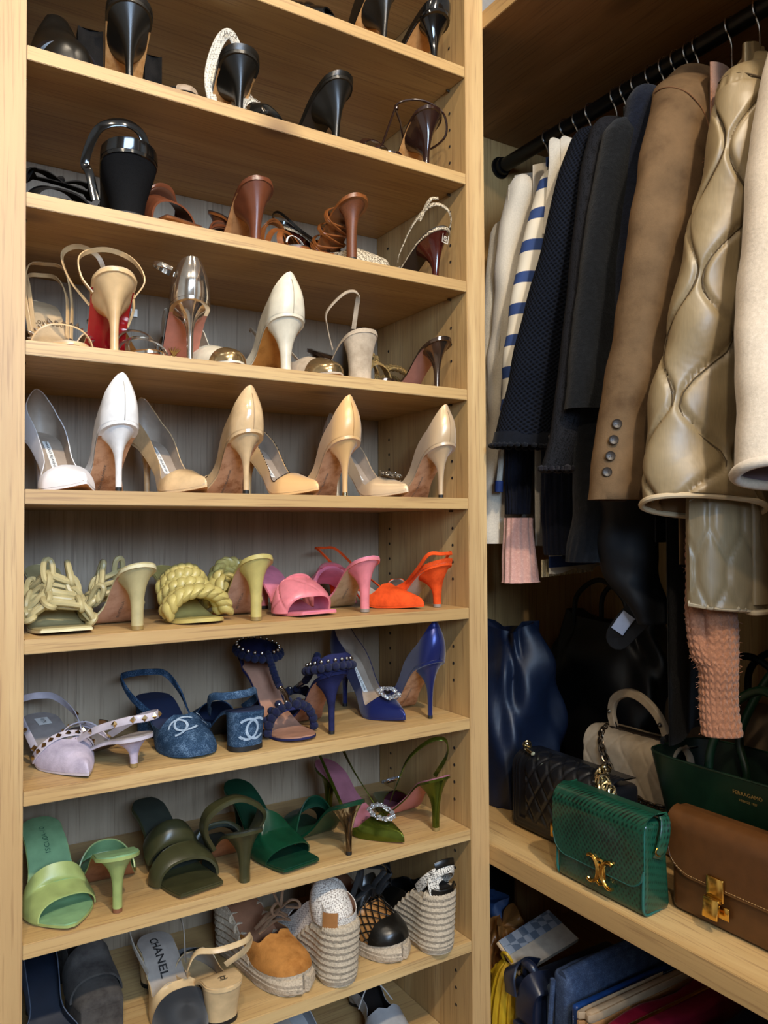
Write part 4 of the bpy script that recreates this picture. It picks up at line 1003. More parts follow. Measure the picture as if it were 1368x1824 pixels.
s.strap([(-.028, s.y(.10), s.zt(.1)+.048), (-.044, s.y(.10), s.zt(.1)+.052), (-.053, s.y(.16), s.zt(.1)+.056), (-.042, s.y(.26), s.zt(.1)+.058), (-.024, s.y(.28), s.zt(.1)+.052)], .008, .002, SILV, 'ankle_strap')
c = s.ins(-.010, s.y(.50)); pa = MB()
fn = lambda a, b: V((a-.010, s.y(.50)-b*.55, s.zt(s.u(s.y(.50)-b*.55))-.0088))
for k in range(4):
    for j in range(2): pa.sphere(fn((j-.5)*.006, -.010+k*.006), .0034, 6)
for k in range(5): pa.cone(fn(0, .013), fn((k-2)*.006, .034)-fn(0, .013), .0022, .016, 5)
pa.build('stamped_emblem', INKGOLD, s.root)

CRM = lea('cream leather', 'd8cdb4', .35); GCAP = mat('pale gold toe leather', 'b79b6f', .18, .85, 'metal')
def cap_pump(lab, X, Y, rz, up, H, name, uc=.44, hk=.95, cap=.83, **kw):
    s = shoe(name, lab, 3, X, Y, rz, 'toe', L=.21, H=H, toe='almond', wb=.040, **kw)
    s.base(GREYLIN, up, TANSOLE); s.heel(up, tip=(.012, .012), p=2)
    s.upper(up, GREYLIN, ut=.70, uc=uc, tl=[(0, .05), (.2, .04), (.4, .02), (.55, .024), (.7, .03)], kb=.07, hk=hk)
    s.band('toe_cap', GCAP, lambda f: cap-.05*abs(f)**1.6, 1.0, th=.0012, off=.0004, hk=hk, n=34, nv=10)
    return s
s = cap_pump('cream pump with small gold toe cap, beside the silver heel', .452, 1.166, .24, CRM, .085, 'captoe_pump', uc=0, cap=.90)
s = pump('pointed_pump', 'cream leather pump heel forward with thick tapered heel', 3, .535, 1.170, .02, 'heel', CRM, H=.092, tip=(.0085, .0085), hp=2.6, tag=False, tipm=CRM, wb=.040, ww=.027, wh=.031, sole=mat('honey sole', 'ad7436', .4, 0, 'wear', '8a5522')); seam(s, mat('seam cream', 'b3a78e', .5)); s.solemark('38', .52, .008, INKGREY)
BGS = mat('beige suede', 'b9a68d', .85, 0, 'suede', '9d8a72')
s = cap_pump('beige suede slingback with shiny gold toe cap', .632, 1.164, .30, BGS, .075, 'captoe_slingback')
s.sling(BGS, .46, .012, .040, back=-.01, wd=.006)
s = shoe('suede_sandal', 'beige suede sandal heel forward on a tall flared block heel', 3, .680, 1.176, .12, 'heel', L=.205, H=.086, toe='almond', wb=.038, ww=.027, wh=.031)
s.base(BGS, BGS, mat('grey leather sole', '6f6860', .5)); s.heel(BGS, tip=(.021, .017), yt=.002, p=2.6, pb=2.0, pf=2.0, ue=.25, tipm=BGS, toph=.004)
s.band('vamp', BGS, .60, .84, th=.002)
s.strap([(-.030, s.y(.34), s.zt(.3)), (-.047, s.y(.30), s.zt(.2)+.022), (-.053, s.y(.26), s.zt(.2)+.046), (-.030, s.y(.16), s.zt(.1)+.070), (-.008, s.y(.12), s.zt(.1)+.072), (.004, s.y(.22), s.zt(.1)+.050), (.010, s.y(.30), s.zt(.1)+.020)], .008, .002, BGS, 'slingback_strap')
GLI = mat('gold glitter', 'b79a63', .3, .7, 'glitter'); BRO = mat('bronze mirror leather', '6f5a4a', .15, .85, 'metal'); PLUM = lea('dusty pink sole', '9c6c60', .4)
def glitter_sandal(lab, X, Y, rz, facing):
    s = shoe('glitter_sandal', lab, 3, X, Y, rz, facing, L=.205, H=.094, toe='almond', wb=.037, ww=.022)
    s.base(BRO, BRO, PLUM); s.heel(BRO, tip=(.0052, .0052), p=3.6, pb=2.4, pf=4.5, tipm=BRO)
    s.band('glitter_strap', GLI, .62, .70, th=.003, puff=.002, hk=1.1, n=26, nv=5); s.band('glitter_strap', GLI, .78, .86, th=.003, puff=.002, hk=1.1, n=26, nv=5)
    b = MB(); 
    for sd in (-1, 1):
        for k in range(5): b.sphere(s.F(.74, sd*.16*k/2.5, .010+.003*(k % 2), 1.1), .006-.0004*k, 8)
    b.build('glitter_bow', GLI, s.root)
    return s
s = glitter_sandal('gold glitter sandal toe in front of the bronze heel', .748, 1.176, .34, 'toe')
s = glitter_sandal('bronze metallic sandal turned heel forward at the right end', .845, 1.178, .16, 'heel')
MB().sphere(s.ins(0, s.y(.50), -.0085), .0042, 10, sc=(1.3, 1, .5)).build('sole_stud', PALEGOLD, s.root)

# ------------------------------------------------------------------ row 2: black, brown and printed sandals
BSU = mat('black suede', '1a1817', .9, 0, 'suede', '0e0d0c'); BPATENT = mat('black patent leather', '0e0d0c', .12, 0, None, coat=.5)
def bow(s, c, m_, w_=.035, h_=.018):
    for sd in (-1, 1):
        MB().ribbon(spline([c, c+V((sd*w_*.5, .004, h_*.8)), c+V((sd*w_, .004, h_*.5)), c+V((sd*w_*.95, 0, -.002)), c+V((sd*w_*.4, -.002, .0)), c], 6), .024, .002, lambda p: V((.0, .2, 1)) if abs(p.x-c.x) < w_*.8 else V((sd, 0, .2))).build('bow_loop', m_, s.root)
    MB().sphere(c+V((0, 0, .004)), .008, 8, sc=(.8, 1.4, .8)).build('bow_knot', m_, s.root)
s = shoe('bow_sandal', 'flat black sandal with a wide folded bow, third shelf down', 2, .206, 1.174, .2, 'toe', L=.20, H=.018, toe='round', wb=.042, wh=.03)
s.base(BSU, BPATENT, BLACKSOLE); s.band('toe_strap', BSU, .62, .86, th=.003, hk=.9); bow(s, s.F(.76, 0, .010, .95), BSU, .048, .010)
s = shoe('ankle_strap_sandal', 'black sandal heel forward, bulbous fabric heel under a glossy strap', 2, .283, 1.170, -.06, 'heel', L=.205, H=.092, toe='round', wb=.040, ww=.032, wh=.040)
s.base(BPATENT, BPATENT, BLACKSOLE); s.heel(mat('black fabric heel', '0c0c0d', .8, 0, 'weave', '030303', scale=2.0), tip=(.024, .020), yt=.012, p=1.5, pb=1.9, pf=2.4, ue=.36, sq=.9, k=1.0, bulge=.22)
s.upper(BPATENT, BLKL, ut=.5, tl=[(0, .016), (.1, .014), (.3, .006), (.5, .004)], kb=.01)
s.strap([(-.042, s.y(.30), -.0+.030), (-.050, s.y(.32), .070), (-.056, s.y(.34), s.zt(.1)+.006), (-.040, s.y(.24), s.zt(.1)+.048), (-.006, s.y(.20), s.zt(.1)+.062), (.022, s.y(.22), s.zt(.1)+.052), (.032, s.y(.24), s.zt(.1)+.016)], .013, .002, BPATENT, 'ankle_strap', ref=lambda p: V((p.x, -.4, .6*(p.z-.08))))
BRN = lea('chestnut brown leather', '673822', .3); BRN2 = lea('dark brown insole', '4d2f20', .4); COP = mat('copper leather', '9a6038', .25, .5, 'metal'); GSOLE = mat('sand sole', 'b07e50', .45, 0, 'wear', '8f6036')
def brown_mule(lab, X, Y, rz, facing):
    s = shoe('brown_mule', lab, 2, X, Y, rz, facing, L=.205, H=.100, toe='square', wb=.038, ww=.025, wh=.029)
    s.base(BRN2 if facing == 'toe' else BRN, COP if facing == 'toe' else BRN, GSOLE); s.heel(BRN, tip=(.0085, .0085), p=2.5, pb=1.7, pf=2.6, ue=.36, k=1.02, tipm=BRN)
    s.band('vamp', BRN, .54, .86, th=.003, hk=1.3 if facing == 'toe' else 1.15, n=36, nv=10, lining=BRN2); return s
s = brown_mule('chestnut mule with peeping copper toe, third shelf down', .365, 1.160, .30, 'toe')
s = brown_mule('chestnut mule heel forward on a cone heel with stamped sand sole', .483, 1.172, .10, 'heel')
s.solemark('sonia d', .45, .0085, INKGREY, -.012, along=False)
MB().lathe([(0, 0), (.0075, 0), (.0075, .001), (.005, .001), (.005, .0004), (.0012, .0004), (.0012, .0012), (0, .0012)], 18, mat=Matrix.Translation(s.ins(-.012, s.y(.51), -.0085)) @ Matrix.Rotation(pi+.5, 4, 'X') @ Matrix.Diagonal((1.2, .7, 1, 1))).build('sole_emblem', GOLD, s.root)
COG = lea('cognac leather', '7d4720', .35); STK = wood('stacked leather heel', 0, c=('6b3a1c', '87502c', '3f2010'), fine=2)
s = shoe('strappy_sandal', 'cognac strappy sandal, toe straps just above the shelf edge', 2, .575, 1.164, .55, 'toe', L=.205, H=.105, toe='almond', wb=.038)
s.base(lea('dark insole', '2a211d', .4), COG, TANSOLE); s.heel(STK, tip=(.008, .008), p=2.2)
for a, b_, hk in ((.80, .70, 1.0), (.70, .82, .9), (.56, .66, 1.1), (.66, .56, 1.15)): s.band('toe_strap', COG, lambda f, a=a, b_=b_: lerp(a, b_, (f+1)/2), lambda f, a=a, b_=b_: lerp(a, b_, (f+1)/2)+.045, th=.0025, hk=hk, n=26, nv=4)
MB().ribbon([s.F(.88, f, .001, .8) for f in [lerp(-.8, .9, k/12) for k in range(13)]], .003, .0012, lambda p: V((0, 0, 1))).build('white_piping', WHITE, s.root)
s = shoe('lace_up_sandal', 'cognac sandal heel forward, thin stacked heel and wrapped laces', 2, .660, 1.170, .26, 'heel', L=.205, H=.112, toe='almond', wb=.038, ww=.026, wh=.029)
s.base(COG, COG, lea('brown arch leather', '72411f', .4)); s.heel(STK, tip=(.0090, .0090), p=6, pb=4, pf=9, ue=.22, name='stacked_heel')
rnd = random.Random(8)
for k in range(7):
    u = .27+.034*k; dz = rnd.uniform(-.014, .014); L_ = []
    for i in range(20):
        t = 2*pi*i/20; uu = u+dz*2.2*cos(t); ny, nz = s.nz(uu); hgt = (.034 if sin(t) > 0 else .010)*sin(t)-.002
        L_.append(V((s.w(uu)*1.12*cos(t), s.y(uu)+hgt*ny, s.zt(uu)-.004+hgt*nz)))
    MB().ribbon(spline(L_, 2, True), .0062, .0022, lambda p, u=u: V((p.x, 0, p.z-s.zt(s.u(p.y))))*1.0+V((0, -.004, 0)), closed=True).build('wrapped_lace', COG, s.root, ang=28)
def mono_mat():
    m_, nt, b, nd, lk = nodes('printed canvas'); v = coords(nt, (1, 1, 1))
    t = N(nt, 'ShaderNodeTexVoronoi', Scale=200, Randomness=.35); lk.new(v, t.inputs['Vector'])
    lk.new(ramp(nt, t.outputs['Distance'], [(.28, lin('c2b295')), (.34, lin('5a4c3a')), (.46, lin('5a4c3a')), (.54, lin('c2b295')), (.9, lin('cbbb9f'))]), b.inputs['Base Color']); b.inputs['Roughness'].default_value = .6; return m_
MONO = mono_mat(); MAH = mat('mahogany lacquer', '3f150e', .15, 0, None, coat=.4)
def printed(lab, X, Y, rz, facing):
    s = shoe('printed_slingback', lab, 2, X, Y, rz, facing, L=.208, H=.096, toe='point', wb=.038, ww=.024)
    s.base(BLKL, MONO, mat('black brown sole', '1d1512', .5)); s.heel(MAH, tip=(.0062, .0062), p=2.8, pb=1.9, pf=3, ue=.33)
    s.upper(MONO, BLKL, ut=.64, uc=.44, tl=[(.4, .012), (.55, .022), (.7, .03)], kb=.08, hk=1.05); return s
s = printed('monogram canvas slingback with its toe toward the right wall', .744, 1.180, .85, 'toe')
s.sling(BPATENT, .50, .012, .020, back=-.01, wd=.005)
s = printed('monogram canvas slingback heel forward on a mahogany heel', .845, 1.180, .34, 'heel')
s.strap([(-.028, s.y(.46), s.zt(.4)), (-.033, s.y(.42), s.zt(.4)+.012), (-.030, s.y(.28), s.zt(.2)+.025), (-.018, s.y(.12), s.zt(.1)+.048), (.0, s.y(.02), s.zt(.1)+.044), (.018, s.y(.02), s.zt(.1)+.026), (.024, s.y(.10), s.zt(.1))], .008, .002, MONO, 'slingback_strap')
s.strap([(-.026, s.y(.22), s.zt(.2)+.030), (-.022, s.y(.12), s.zt(.1)+.056), (-.012, s.y(.06), s.zt(.1)+.060)], .007, .002, MONO, 'strap_end')
e = MB(); Y0 = lambda z: s.y(0)+.0035+(.085-z)*.16
for (x0, z0, x1, z1) in ((-.010, .066, .010, .068), (-.010, .082, .010, .082), (-.010, .066, -.008, .082), (.008, .066, .010, .082), (-.005, .070, .005, .0718), (-.005, .0765, .005, .0783), (-.005, .070, -.0032, .0783), (.0032, .070, .005, .0745), (0, .0735, .005, .0748)):
    e.add([(x0, Y0(z0), z0), (x1, Y0(z0), z0), (x1, Y0(z1), z1), (x0, Y0(z1), z1)], [(0, 1, 2, 3)])
e.build('heel_emblem', mat('ivory print', 'd6cbb8', .5), s.root, smooth=False)

# ------------------------------------------------------------------ row 1: black heels
TAN2 = mat('honey tan sole', 'c08d56', .4, 0, 'wear', 'a0682f'); NVB = mat('dark navy trim', '14152e', .4)
s = shoe('black_flat', 'black rounded shoe with a banded navy toe, left end of second shelf', 1, .206, 1.168, .10, 'toe', L=.225, H=.030, toe='round', wb=.045, hs=1.5)
s.base(BLKL, NVB, TAN2); s.upper(BLK, BLKL, ut=.52, tl=[(0, .05), (.3, .04), (.6, .05)], kb=.08, hk=1.35); s.band('toe_band', lea('black band', '17151a', .35), lambda f: .88-.08*f*f, lambda f: .95-.08*f*f, th=.004, hk=.95, n=30, nv=4)
s = shoe('bow_mule', 'black mule heel forward with square bow wings either side', 1, .283, 1.170, -.10, 'heel', L=.205, H=.112, toe='almond', wb=.039, ww=.028, wh=.033)
s.base(BLK, BLK, TAN2); s.heel(BLK, tip=(.0052, .0052), p=2.7, pb=1.7, pf=2.5, ue=.38, k=1.02)
s.upper(BLK, BLKL, ut=.5, tl=[(0, .008), (.3, .006), (.5, .004)], kb=.01)
for sd, cx_, cz_, hw_, hh_ in ((-1, -.050, .056, .018, .036), (1, .042, .046, .013, .030)):
    bw = MB()
    for q in (0, 1): bw.grid([[V((cx_+hw_*x_, s.y(.42)-.008+.010*q+.012*x_*x_*(1 if q else -1)*.6, cz_+hh_*z_)) for x_ in (-1, -.6, 0, .6, 1)] for z_ in (-1, -.5, 0, .5, 1)])
    bw.add([(cx_-hw_, s.y(.42)-.012, cz_-hh_), (cx_+hw_, s.y(.42)-.012, cz_-hh_), (cx_+hw_, s.y(.42)+.010, cz_-hh_), (cx_-hw_, s.y(.42)+.010, cz_-hh_), (cx_-hw_, s.y(.42)-.012, cz_+hh_), (cx_+hw_, s.y(.42)-.012, cz_+hh_), (cx_+hw_, s.y(.42)+.010, cz_+hh_), (cx_-hw_, s.y(.42)+.010, cz_+hh_)], [(0, 3, 2, 1), (4, 5, 6, 7), (1, 2, 6, 5), (3, 0, 4, 7)])
    bw.build('bow_wing', BSU, s.root)
s.band('vamp', BSU, .52, .80, th=.003, hk=1.0)
s = shoe('velvet_flat', 'low black velvet shoe tip peeping over the second shelf edge', 1, .378, 1.162, .40, 'toe', L=.21, H=.02, toe='almond', wb=.035, hs=.62)
s.base(BLKL, BSU, TAN2); s.upper(BSU, BLKL, ut=.66, kb=.07, tl=[(0, .04), (.2, .03), (.6, .02)]); s.band('toe_tip', lea('taupe toe tip', '9a8670', .4), .93, 1.0, th=.001, n=20, nv=4)
s = shoe('white_strap_heel', 'black stiletto heel forward with a lettered white slingback strap', 1, .455, 1.170, -.02, 'heel', L=.205, H=.090, toe='almond', wb=.038, ww=.029, wh=.032)
s.base(BLK, BLK, TAN2); s.heel(BLK, tip=(.0060, .0060), p=2.7, pb=1.7, pf=2.5, ue=.38, k=1.02); s.upper(BLK, BLKL, ut=.5, tl=[(0, .009), (.3, .008), (.5, .004)], kb=.01)
CREAMF = mat('cream webbing', 'd9cfbc', .8, 0, 'weave')
ST = [(-.026, s.y(.34), .018), (-.034, s.y(.36), .062), (-.030, s.y(.35), .100), (-.018, s.y(.32), .135), (-.004, s.y(.30), .148), (.010, s.y(.32), .132), (.014, s.y(.34), .104)]
s.strap(ST, .0165, .0018, CREAMF, 'slingback_strap', ref=lambda p: V((p.x, -.9, .5*(p.z-.09))))
fn = lambda a, b: V((-.005+a, s.y(.29)-.0065-abs(a)*.0+.001, .1415+b-a*a*9))
text_mb('JACQ', .0105, fn, squash=.9).build('strap_lettering', INK, s.root, smooth=False, fix=False)
s.band('vamp', BLK, .56, .84, th=.002)
s = shoe('frayed_mule', 'black mule toe with a frayed cream canvas band', 1, .524, 1.166, .55, 'toe', L=.205, H=.085, toe='square', wb=.036)
s.base(BLKL, BLK, BLACKSOLE); s.heel(BLK, tip=(.006, .006)); s.band('canvas_band', CREAMF, lambda f: .60+.02*f, lambda f: .80+.02*sin(f*5), th=.003, hk=1.1, n=34, nv=6)
fr = MB(); rnd = random.Random(2)
for k in range(46):
    f = lerp(-.95, .95, k/45); 
    for u, du in ((.60+.02*f, -.02), (.80, .018)):
        p = s.F(u, f, .003, 1.1); q = s.F(u+du*rnd.uniform(.4, 1.2), f+rnd.uniform(-.02, .02), .005, 1.12); fr.tube([p, q], .0005, 4)
fr.build('frayed_edge', CREAMF, s.root, kind='stuff')
s.band('toe_strap', BLK, .84, .94, th=.002, hk=1.0)
s = shoe('black_mule', 'plain black stiletto heel forward in the middle of the second shelf', 1, .630, 1.170, .30, 'heel', L=.205, H=.104, toe='almond', wb=.037, ww=.027, wh=.030)
s.base(BLK, BLK, lea('dark sole', '1d1a18', .35)); s.heel(BLK, tip=(.0062, .0062), p=2.7, pb=1.7, pf=2.5, ue=.38, k=1.02); s.upper(BLK, BLKL, ut=.5, tl=[(0, .008), (.3, .008), (.5, .004)], kb=.01); s.band('vamp', BLK, .58, .84, th=.002)
ESP = mat('espresso patent leather', '2c1a14', .12, 0, None, coat=.5)
s = shoe('ankle_strap_sandal', 'espresso patent sandal toe strap low on the second shelf', 1, .762, 1.164, .62, 'toe', L=.21, H=.1, toe='almond', wb=.038)
s.base(ESP, ESP, TAN2); s.heel(ESP, tip=(.006, .006)); s.band('toe_strap', ESP, lambda f: .74-.1*f, lambda f: .80-.1*f, th=.0022, hk=.9); s.band('toe_strap', ESP, .82, .86, th=.0022, hk=.6)
s = shoe('ankle_strap_sandal', 'espresso patent sandal heel forward with thin looped ankle strap', 1, .820, 1.172, .02, 'heel', L=.205, H=.106, toe='almond', wb=.037, ww=.027, wh=.030)
s.base(ESP, ESP, TAN2); s.heel(ESP, tip=(.0058, .0058), p=2.7, pb=1.7, pf=2.5, ue=.38, k=1.02)
R = [(-.020, s.y(.36), .070), (-.034, s.y(.30), .090), (-.052, s.y(.24), .112), (-.030, s.y(.16), .122), (.0, s.y(.10), .120), (.030, s.y(.06), .102), (.040, s.y(.10), .070), (.030, s.y(.24), .055), (.020, s.y(.34), .060)]
MB().tube(spline(R, 7), .0022, 8).build('ankle_strap', ESP, s.root)
MB().tube(spline([(-.052, s.y(.24), .112), (-.056, s.y(.34), .080), (-.060, s.y(.46), .040), (-.055, s.y(.55), .015)], 7), .0022, 8).build('instep_strap', ESP, s.root)
MB().lathe([(.004, 0), (.0045, .004), (.004, .008)], 10, mat=Matrix.Translation((-.050, s.y(.25), .106))).build('strap_keeper', ESP, s.root)

# ------------------------------------------------------------------ row 0: cut by the top of the picture
s = shoe('black_sandal', 'black toe with pale sole rim at the very top of the picture', 0, .628, 1.164, .5, 'toe', L=.21, H=.095, toe='almond', wb=.038)
s.base(BLKL, mat('pale rand', 'b99470', .5), TAN2); s.heel(BLK); s.band('vamp', BPATENT, .58, .95, th=.003, hk=.85, n=30, nv=8)
for k in range(3): s.band('vamp_roll', BPATENT, .62+.08*k, .68+.08*k, th=.003, puff=.004, hk=.9, n=24, nv=5)
s = shoe('black_heel', 'black heel forward with tan sole at the top edge, left one', 0, .728, 1.170, .12, 'heel', L=.205, H=.112, toe='almond', wb=.038, ww=.028)
s.base(BLK, BLK, TAN2); s.heel(BLK, tip=(.0055, .0055), p=2.7, pb=1.7, pf=2.5, ue=.38, k=1.02); s.upper(BLK, BLKL, ut=.62, tl=[(0, .05), (.2, .04), (.5, .02), (.6, .02)])
s = pump('pointed_pump', 'glossy black patent pump heel forward at the top right', 0, .838, 1.170, .22, 'heel', BPATENT, H=.088, sole=TAN2, tip=(.0062, .0062), hp=2.2, tag=False, wb=.039, ww=.028, wh=.031, tl=[(0, .022), (.1, .018), (.3, .012), (.5, .018), (.7, .03)])
# ------------------------------------------------------------------ garments on the rail
def wb(mb, name, m_, root, **kw):
    return mb.xf(Matrix.Translation(-root.location)).build(name, m_, root, **kw)

def frame(alpha):
    a = radians(alpha); return V((cos(a), sin(a), 0)), V((-sin(a), cos(a), 0))

def sleeve(root, name, rows, alpha, m_, lining=None, disp=None, n=40, per=9, th=.003, cap=True, seed=0, wr=.0016, open_=.06, zoff=CZ, roundk=.86, tilt=(0, 0)):
    """hanging sleeve: rows (X, Y, z, a, b) down its middle; folds from disp(angle, t, z)"""
    e, p = frame(alpha); P = spline([(x, y, z+zoff) for x, y, z, a, b in rows], per); A = spline([(a, b, 0) for x, y, z, a, b in rows], per)
    rnd = random.Random(seed); ph = [rnd.uniform(0, 6.28) for _ in range(6)]; fr = [rnd.uniform(20, 60) for _ in range(6)]
    rings = []; N_ = len(P)
    def ring(i, k=1.0, off=0.0, dz=0.0):
        r = []; t = i/(N_-1); c = P[i]
        for j in range(n):
            th_ = 2*pi*j/n; cs = math.copysign(abs(cos(th_))**roundk, cos(th_)); sn = math.copysign(abs(sin(th_))**roundk, sin(th_))
            w_ = wr*(sin(th_*2+ph[0]+c.z*fr[0]*.5)+.7*sin(th_*3+ph[1]-c.z*fr[1])+.6*sin(th_+ph[2]+c.z*fr[2]*1.6))*min(1, .3+t)
            d = w_+(disp(th_, t, c.z, A[i].x, A[i].y) if disp else 0)+off
            q_ = e*((A[i].x*k+d)*cs)+p*((A[i].y*k+d)*sn); r.append(c+q_+V((0, 0, dz+(q_.x*tilt[0]+q_.y*tilt[1])*ss(.7, 1, t))))
        return r
    if cap:
        for k, dz in ((.05, .032), (.35, .030), (.62, .024), (.82, .014), (.94, .006)): rings.append(ring(0, k, 0, dz))
    for i in range(N_): rings.append(ring(i))
    nout = len(rings)
    for s_ in (.5, 1): rings.append([q.lerp(q2, 1) for q, q2 in zip(ring(N_-1, 1, -th*s_, -.0015*(1-s_)), ring(N_-1, 1, -th*s_, -.0015*(1-s_)))])
    k_ = max(2, int(open_*(N_-1)/max(.05, abs(P[0].z-P[-1].z))))
    for q in range(1, k_+1): rings.append(ring(N_-1-q, .97, -th))
    rings.append(ring(N_-1-k_, .1, 0))
    mb = MB().grid(rings, cv=True, cap=True, mf=lambda i, j: 1 if i >= nout else 0)
    cir = 2*pi*(A[-1].x+A[-1].y)/2*1.05; uv = []
    for i_, r in enumerate(rings):
        for j in range(n): uv.append((cir*j/n, (r[j]-CZ*V((0, 0, 1))).z))
    return wb(mb, name, [m_, lining or m_], root, ang=60, uv=uv)

def body(root, hookY, sh, hem, m_, b=.013, top=.800, flare=1.0, name='body', half=None, fold=.004, seed=0, back=1.0, cut=None, n=72, nz=34, fz=9, disp=None):
    """flat hanging body of a garment, shoulder line sloping from the collar at the hook to the shoulder tip"""
    e = V((cos(radians(24)), sin(radians(24)), 0)); H = V((RX, hookY, 0)); p = V((-e.y, e.x, 0)); A = half or .186; b = min(b, .0105); fold = min(fold, .0022)
    rnd = random.Random(seed+77); ph = rnd.uniform(0, 6); rows = []
    for i in range(nz+1):
        v = (i/nz)**1.15; r = []
        for j in range(n):
            t = 2*pi*j/n; c = math.copysign(abs(cos(t))**.8, cos(t)); sn = sin(t)
            aa = A*lerp(1, flare, v)*(back if c > 0 else 1)
            zt_ = lerp(top, sh[2], min(1, abs(c))**1.4); z = lerp(zt_, hem+(.004*sin(7*c+ph)), v)
            bb = b*(.45+.55*ss(0, .1, v))+fold*v*.4
            fo = fold*sin(c*fz+ph)*ss(.1, .8, v)
            q = H+e*(aa*c)+p*(bb*sn+fo); q.z = z+CZ; r.append(q)
        rows.append(r)
    rows.append([q+(V((H.x, H.y, q.z))-q)*.02+V((0, 0, .002)) for q in rows[-1]])
    return wb(MB().grid(rows, cv=True, cap=True), name, m_, root, ang=60)

def hanger(hookY, sh, lab, top=.800):
    r = thing('coat_hanger', lab, 'hanger', (RX, hookY, CZ+top), group='wire hangers on the clothes rail')
    P = [V((.0, 0, .020))]+[V((-.0195*cos(a)-.0, 0, .0905+.0195*sin(a))) for a in [radians(x) for x in (-62, -40, -18, 5, 28, 52, 76, 100, 124, 146)]]
    P = [V((0, 0, 0)), V((0, 0, .03)), V((-.001, 0, .058))]+P[1:]
    MB().tube(spline(P, 4), .0017, 8).build('hook', STEEL, r)
    H = V((RX, hookY, 0)); S = V((sh[0], sh[1], 0)); d = (S-H)*.5
    MB().tube([V((d.x, d.y, -.034)), V((d.x*.5, d.y*.5, -.022)), V((0, 0, -.012)), V((-d.x*.5, -d.y*.5, -.022)), V((-d.x, -d.y, -.034))], .0025, 6).build('shoulder_bar', mat('black velvet hanger', '141212', .9), r)
    return r

def garment(name, lab, cat, hookY, hlab, sh):
    r = thing(name, lab, cat, (RX, hookY, CZ+.80), group='clothes on the rail'); hanger(hookY, sh, hlab); return r
def cloth(n, c, **k): return mat(n, c, k.pop('rough', .85), 0, k.pop('kind', 'knit'), **k)

CRK = cloth('cream fine knit', 'c9bfad', kind='fuzz', col2='d6ccbc', scale=2.5, bstr=.3); CRW = cloth('oatmeal knit', 'b3a791', kind='fuzz', col2='c3b8a4', scale=2)
NAVK = cloth('navy rib knit', '0e111d', scale=1.6); DARKL = mat('dark inside', '15120f', .9)
# far end: grey, cream and striped knits
sh = (1.085, 1.30, .735); g = garment('grey_cardigan', 'oatmeal grey knit at the far end of the rail, mostly behind the oak post', 'cardigan', 1.30, 'steel hook hidden at the far end, above the grey knit', sh)
body(g, 1.30, sh, .0, CRW, .014); sleeve(g, 'sleeve', [(1.080, 1.262, .62, .03, .02), (1.06, 1.270, .404, .032, .022), (1.05, 1.268, .15, .032, .022)], 0, CRW, seed=1)
sh = (1.09, 1.205, .735); g = garment('long_cardigan', 'long cream knit cardigan hanging nearest the oak post', 'cardigan', 1.245, 'steel hanger hook over the long cream cardigan', sh)
body(g, 1.245, sh, -.03, CRK, .012, fold=.006)
sleeve(g, 'sleeve', [(1.080, 1.200, .694, .032, .026), (1.073, 1.211, .626, .035, .028), (1.067, 1.225, .489, .037, .028), (1.060, 1.233, .327, .038, .028), (1.053, 1.236, .211, .036, .026), (1.047, 1.240, .049, .036, .026), (1.040, 1.238, -.029, .038, .026)], -5, CRK, seed=2, wr=.0028)
MB().tube([V(q)+V((0, 0, CZ))-g.location for q in ((1.048, 1.205, .70), (1.038, 1.212, .50), (1.030, 1.222, .33))], .0014, 6).build('front_seam', CRW, g)

def stripe_mat():
    m_, nt, b, nd, lk = nodes('cream and blue striped knit'); tc = nt.nodes.new('ShaderNodeTexCoord'); sx = nt.nodes.new('ShaderNodeSeparateXYZ'); lk.new(tc.outputs['Object'], sx.inputs[0])
    mu = N(nt, 'ShaderNodeMath', _operation='MULTIPLY'); mu.inputs[1].default_value = 1/.061; lk.new(sx.outputs['Z'], mu.inputs[0])
    fr = N(nt, 'ShaderNodeMath', _operation='FRACT'); lk.new(mu.outputs[0], fr.inputs[0])
    c, d = lin('d8d0be'), lin('263f74')
    r = nt.nodes.new('ShaderNodeValToRGB'); r.color_ramp.interpolation = 'CONSTANT'; e = r.color_ramp.elements; e[0].position = 0; e[0].color = (*c, 1); e[1].position = .64; e[1].color = (*d, 1)
    lk.new(fr.outputs[0], r.inputs['Fac']); lk.new(r.outputs['Color'], b.inputs['Base Color']); b.inputs['Roughness'].default_value = .85
    v = coords(nt); t = N(nt, 'ShaderNodeTexVoronoi', Scale=260); lk.new(v, t.inputs['Vector']); bump(nt, b, t.outputs['Distance'], -.5, .0015); return m_
STR = stripe_mat(); IVK = cloth('ivory rib knit', 'd3cab8', kind='fuzz', col2='dfd7c6', scale=2.5)
sh = (1.09, 1.125, .735); g = garment('striped_cardigan', 'cream knit cardigan with bold blue stripes and ribbed front band', 'cardigan', 1.207, 'steel hanger hook over the striped cardigan', sh)
body(g, 1.207, sh, -.085, STR, .012)
sleeve(g, 'sleeve', [(1.083, 1.111, .672, .034, .024), (1.068, 1.117, .593, .041, .028), (1.055, 1.132, .507, .042, .028), (1.042, 1.142, .408, .044, .028), (1.030, 1.147, .331, .042, .026), (1.02, 1.160, .20, .036, .022)], -8, STR, seed=3)
for k, (x0, y0) in enumerate(((1.052, 1.078), (1.066, 1.062))):
    MB().ribbon([V(q)+V((0, 0, CZ))-g.location for q in spline([(x0+.05, y0+.035, .765), (x0+.012, y0+.012, .745), (x0, y0, .70), (x0-.004, y0+.004, .64), (x0-.010, y0+.010, .56)], 5)], .022, .005, lambda p: V((-.7, -.7, .1))).build('rib_band', IVK, g)
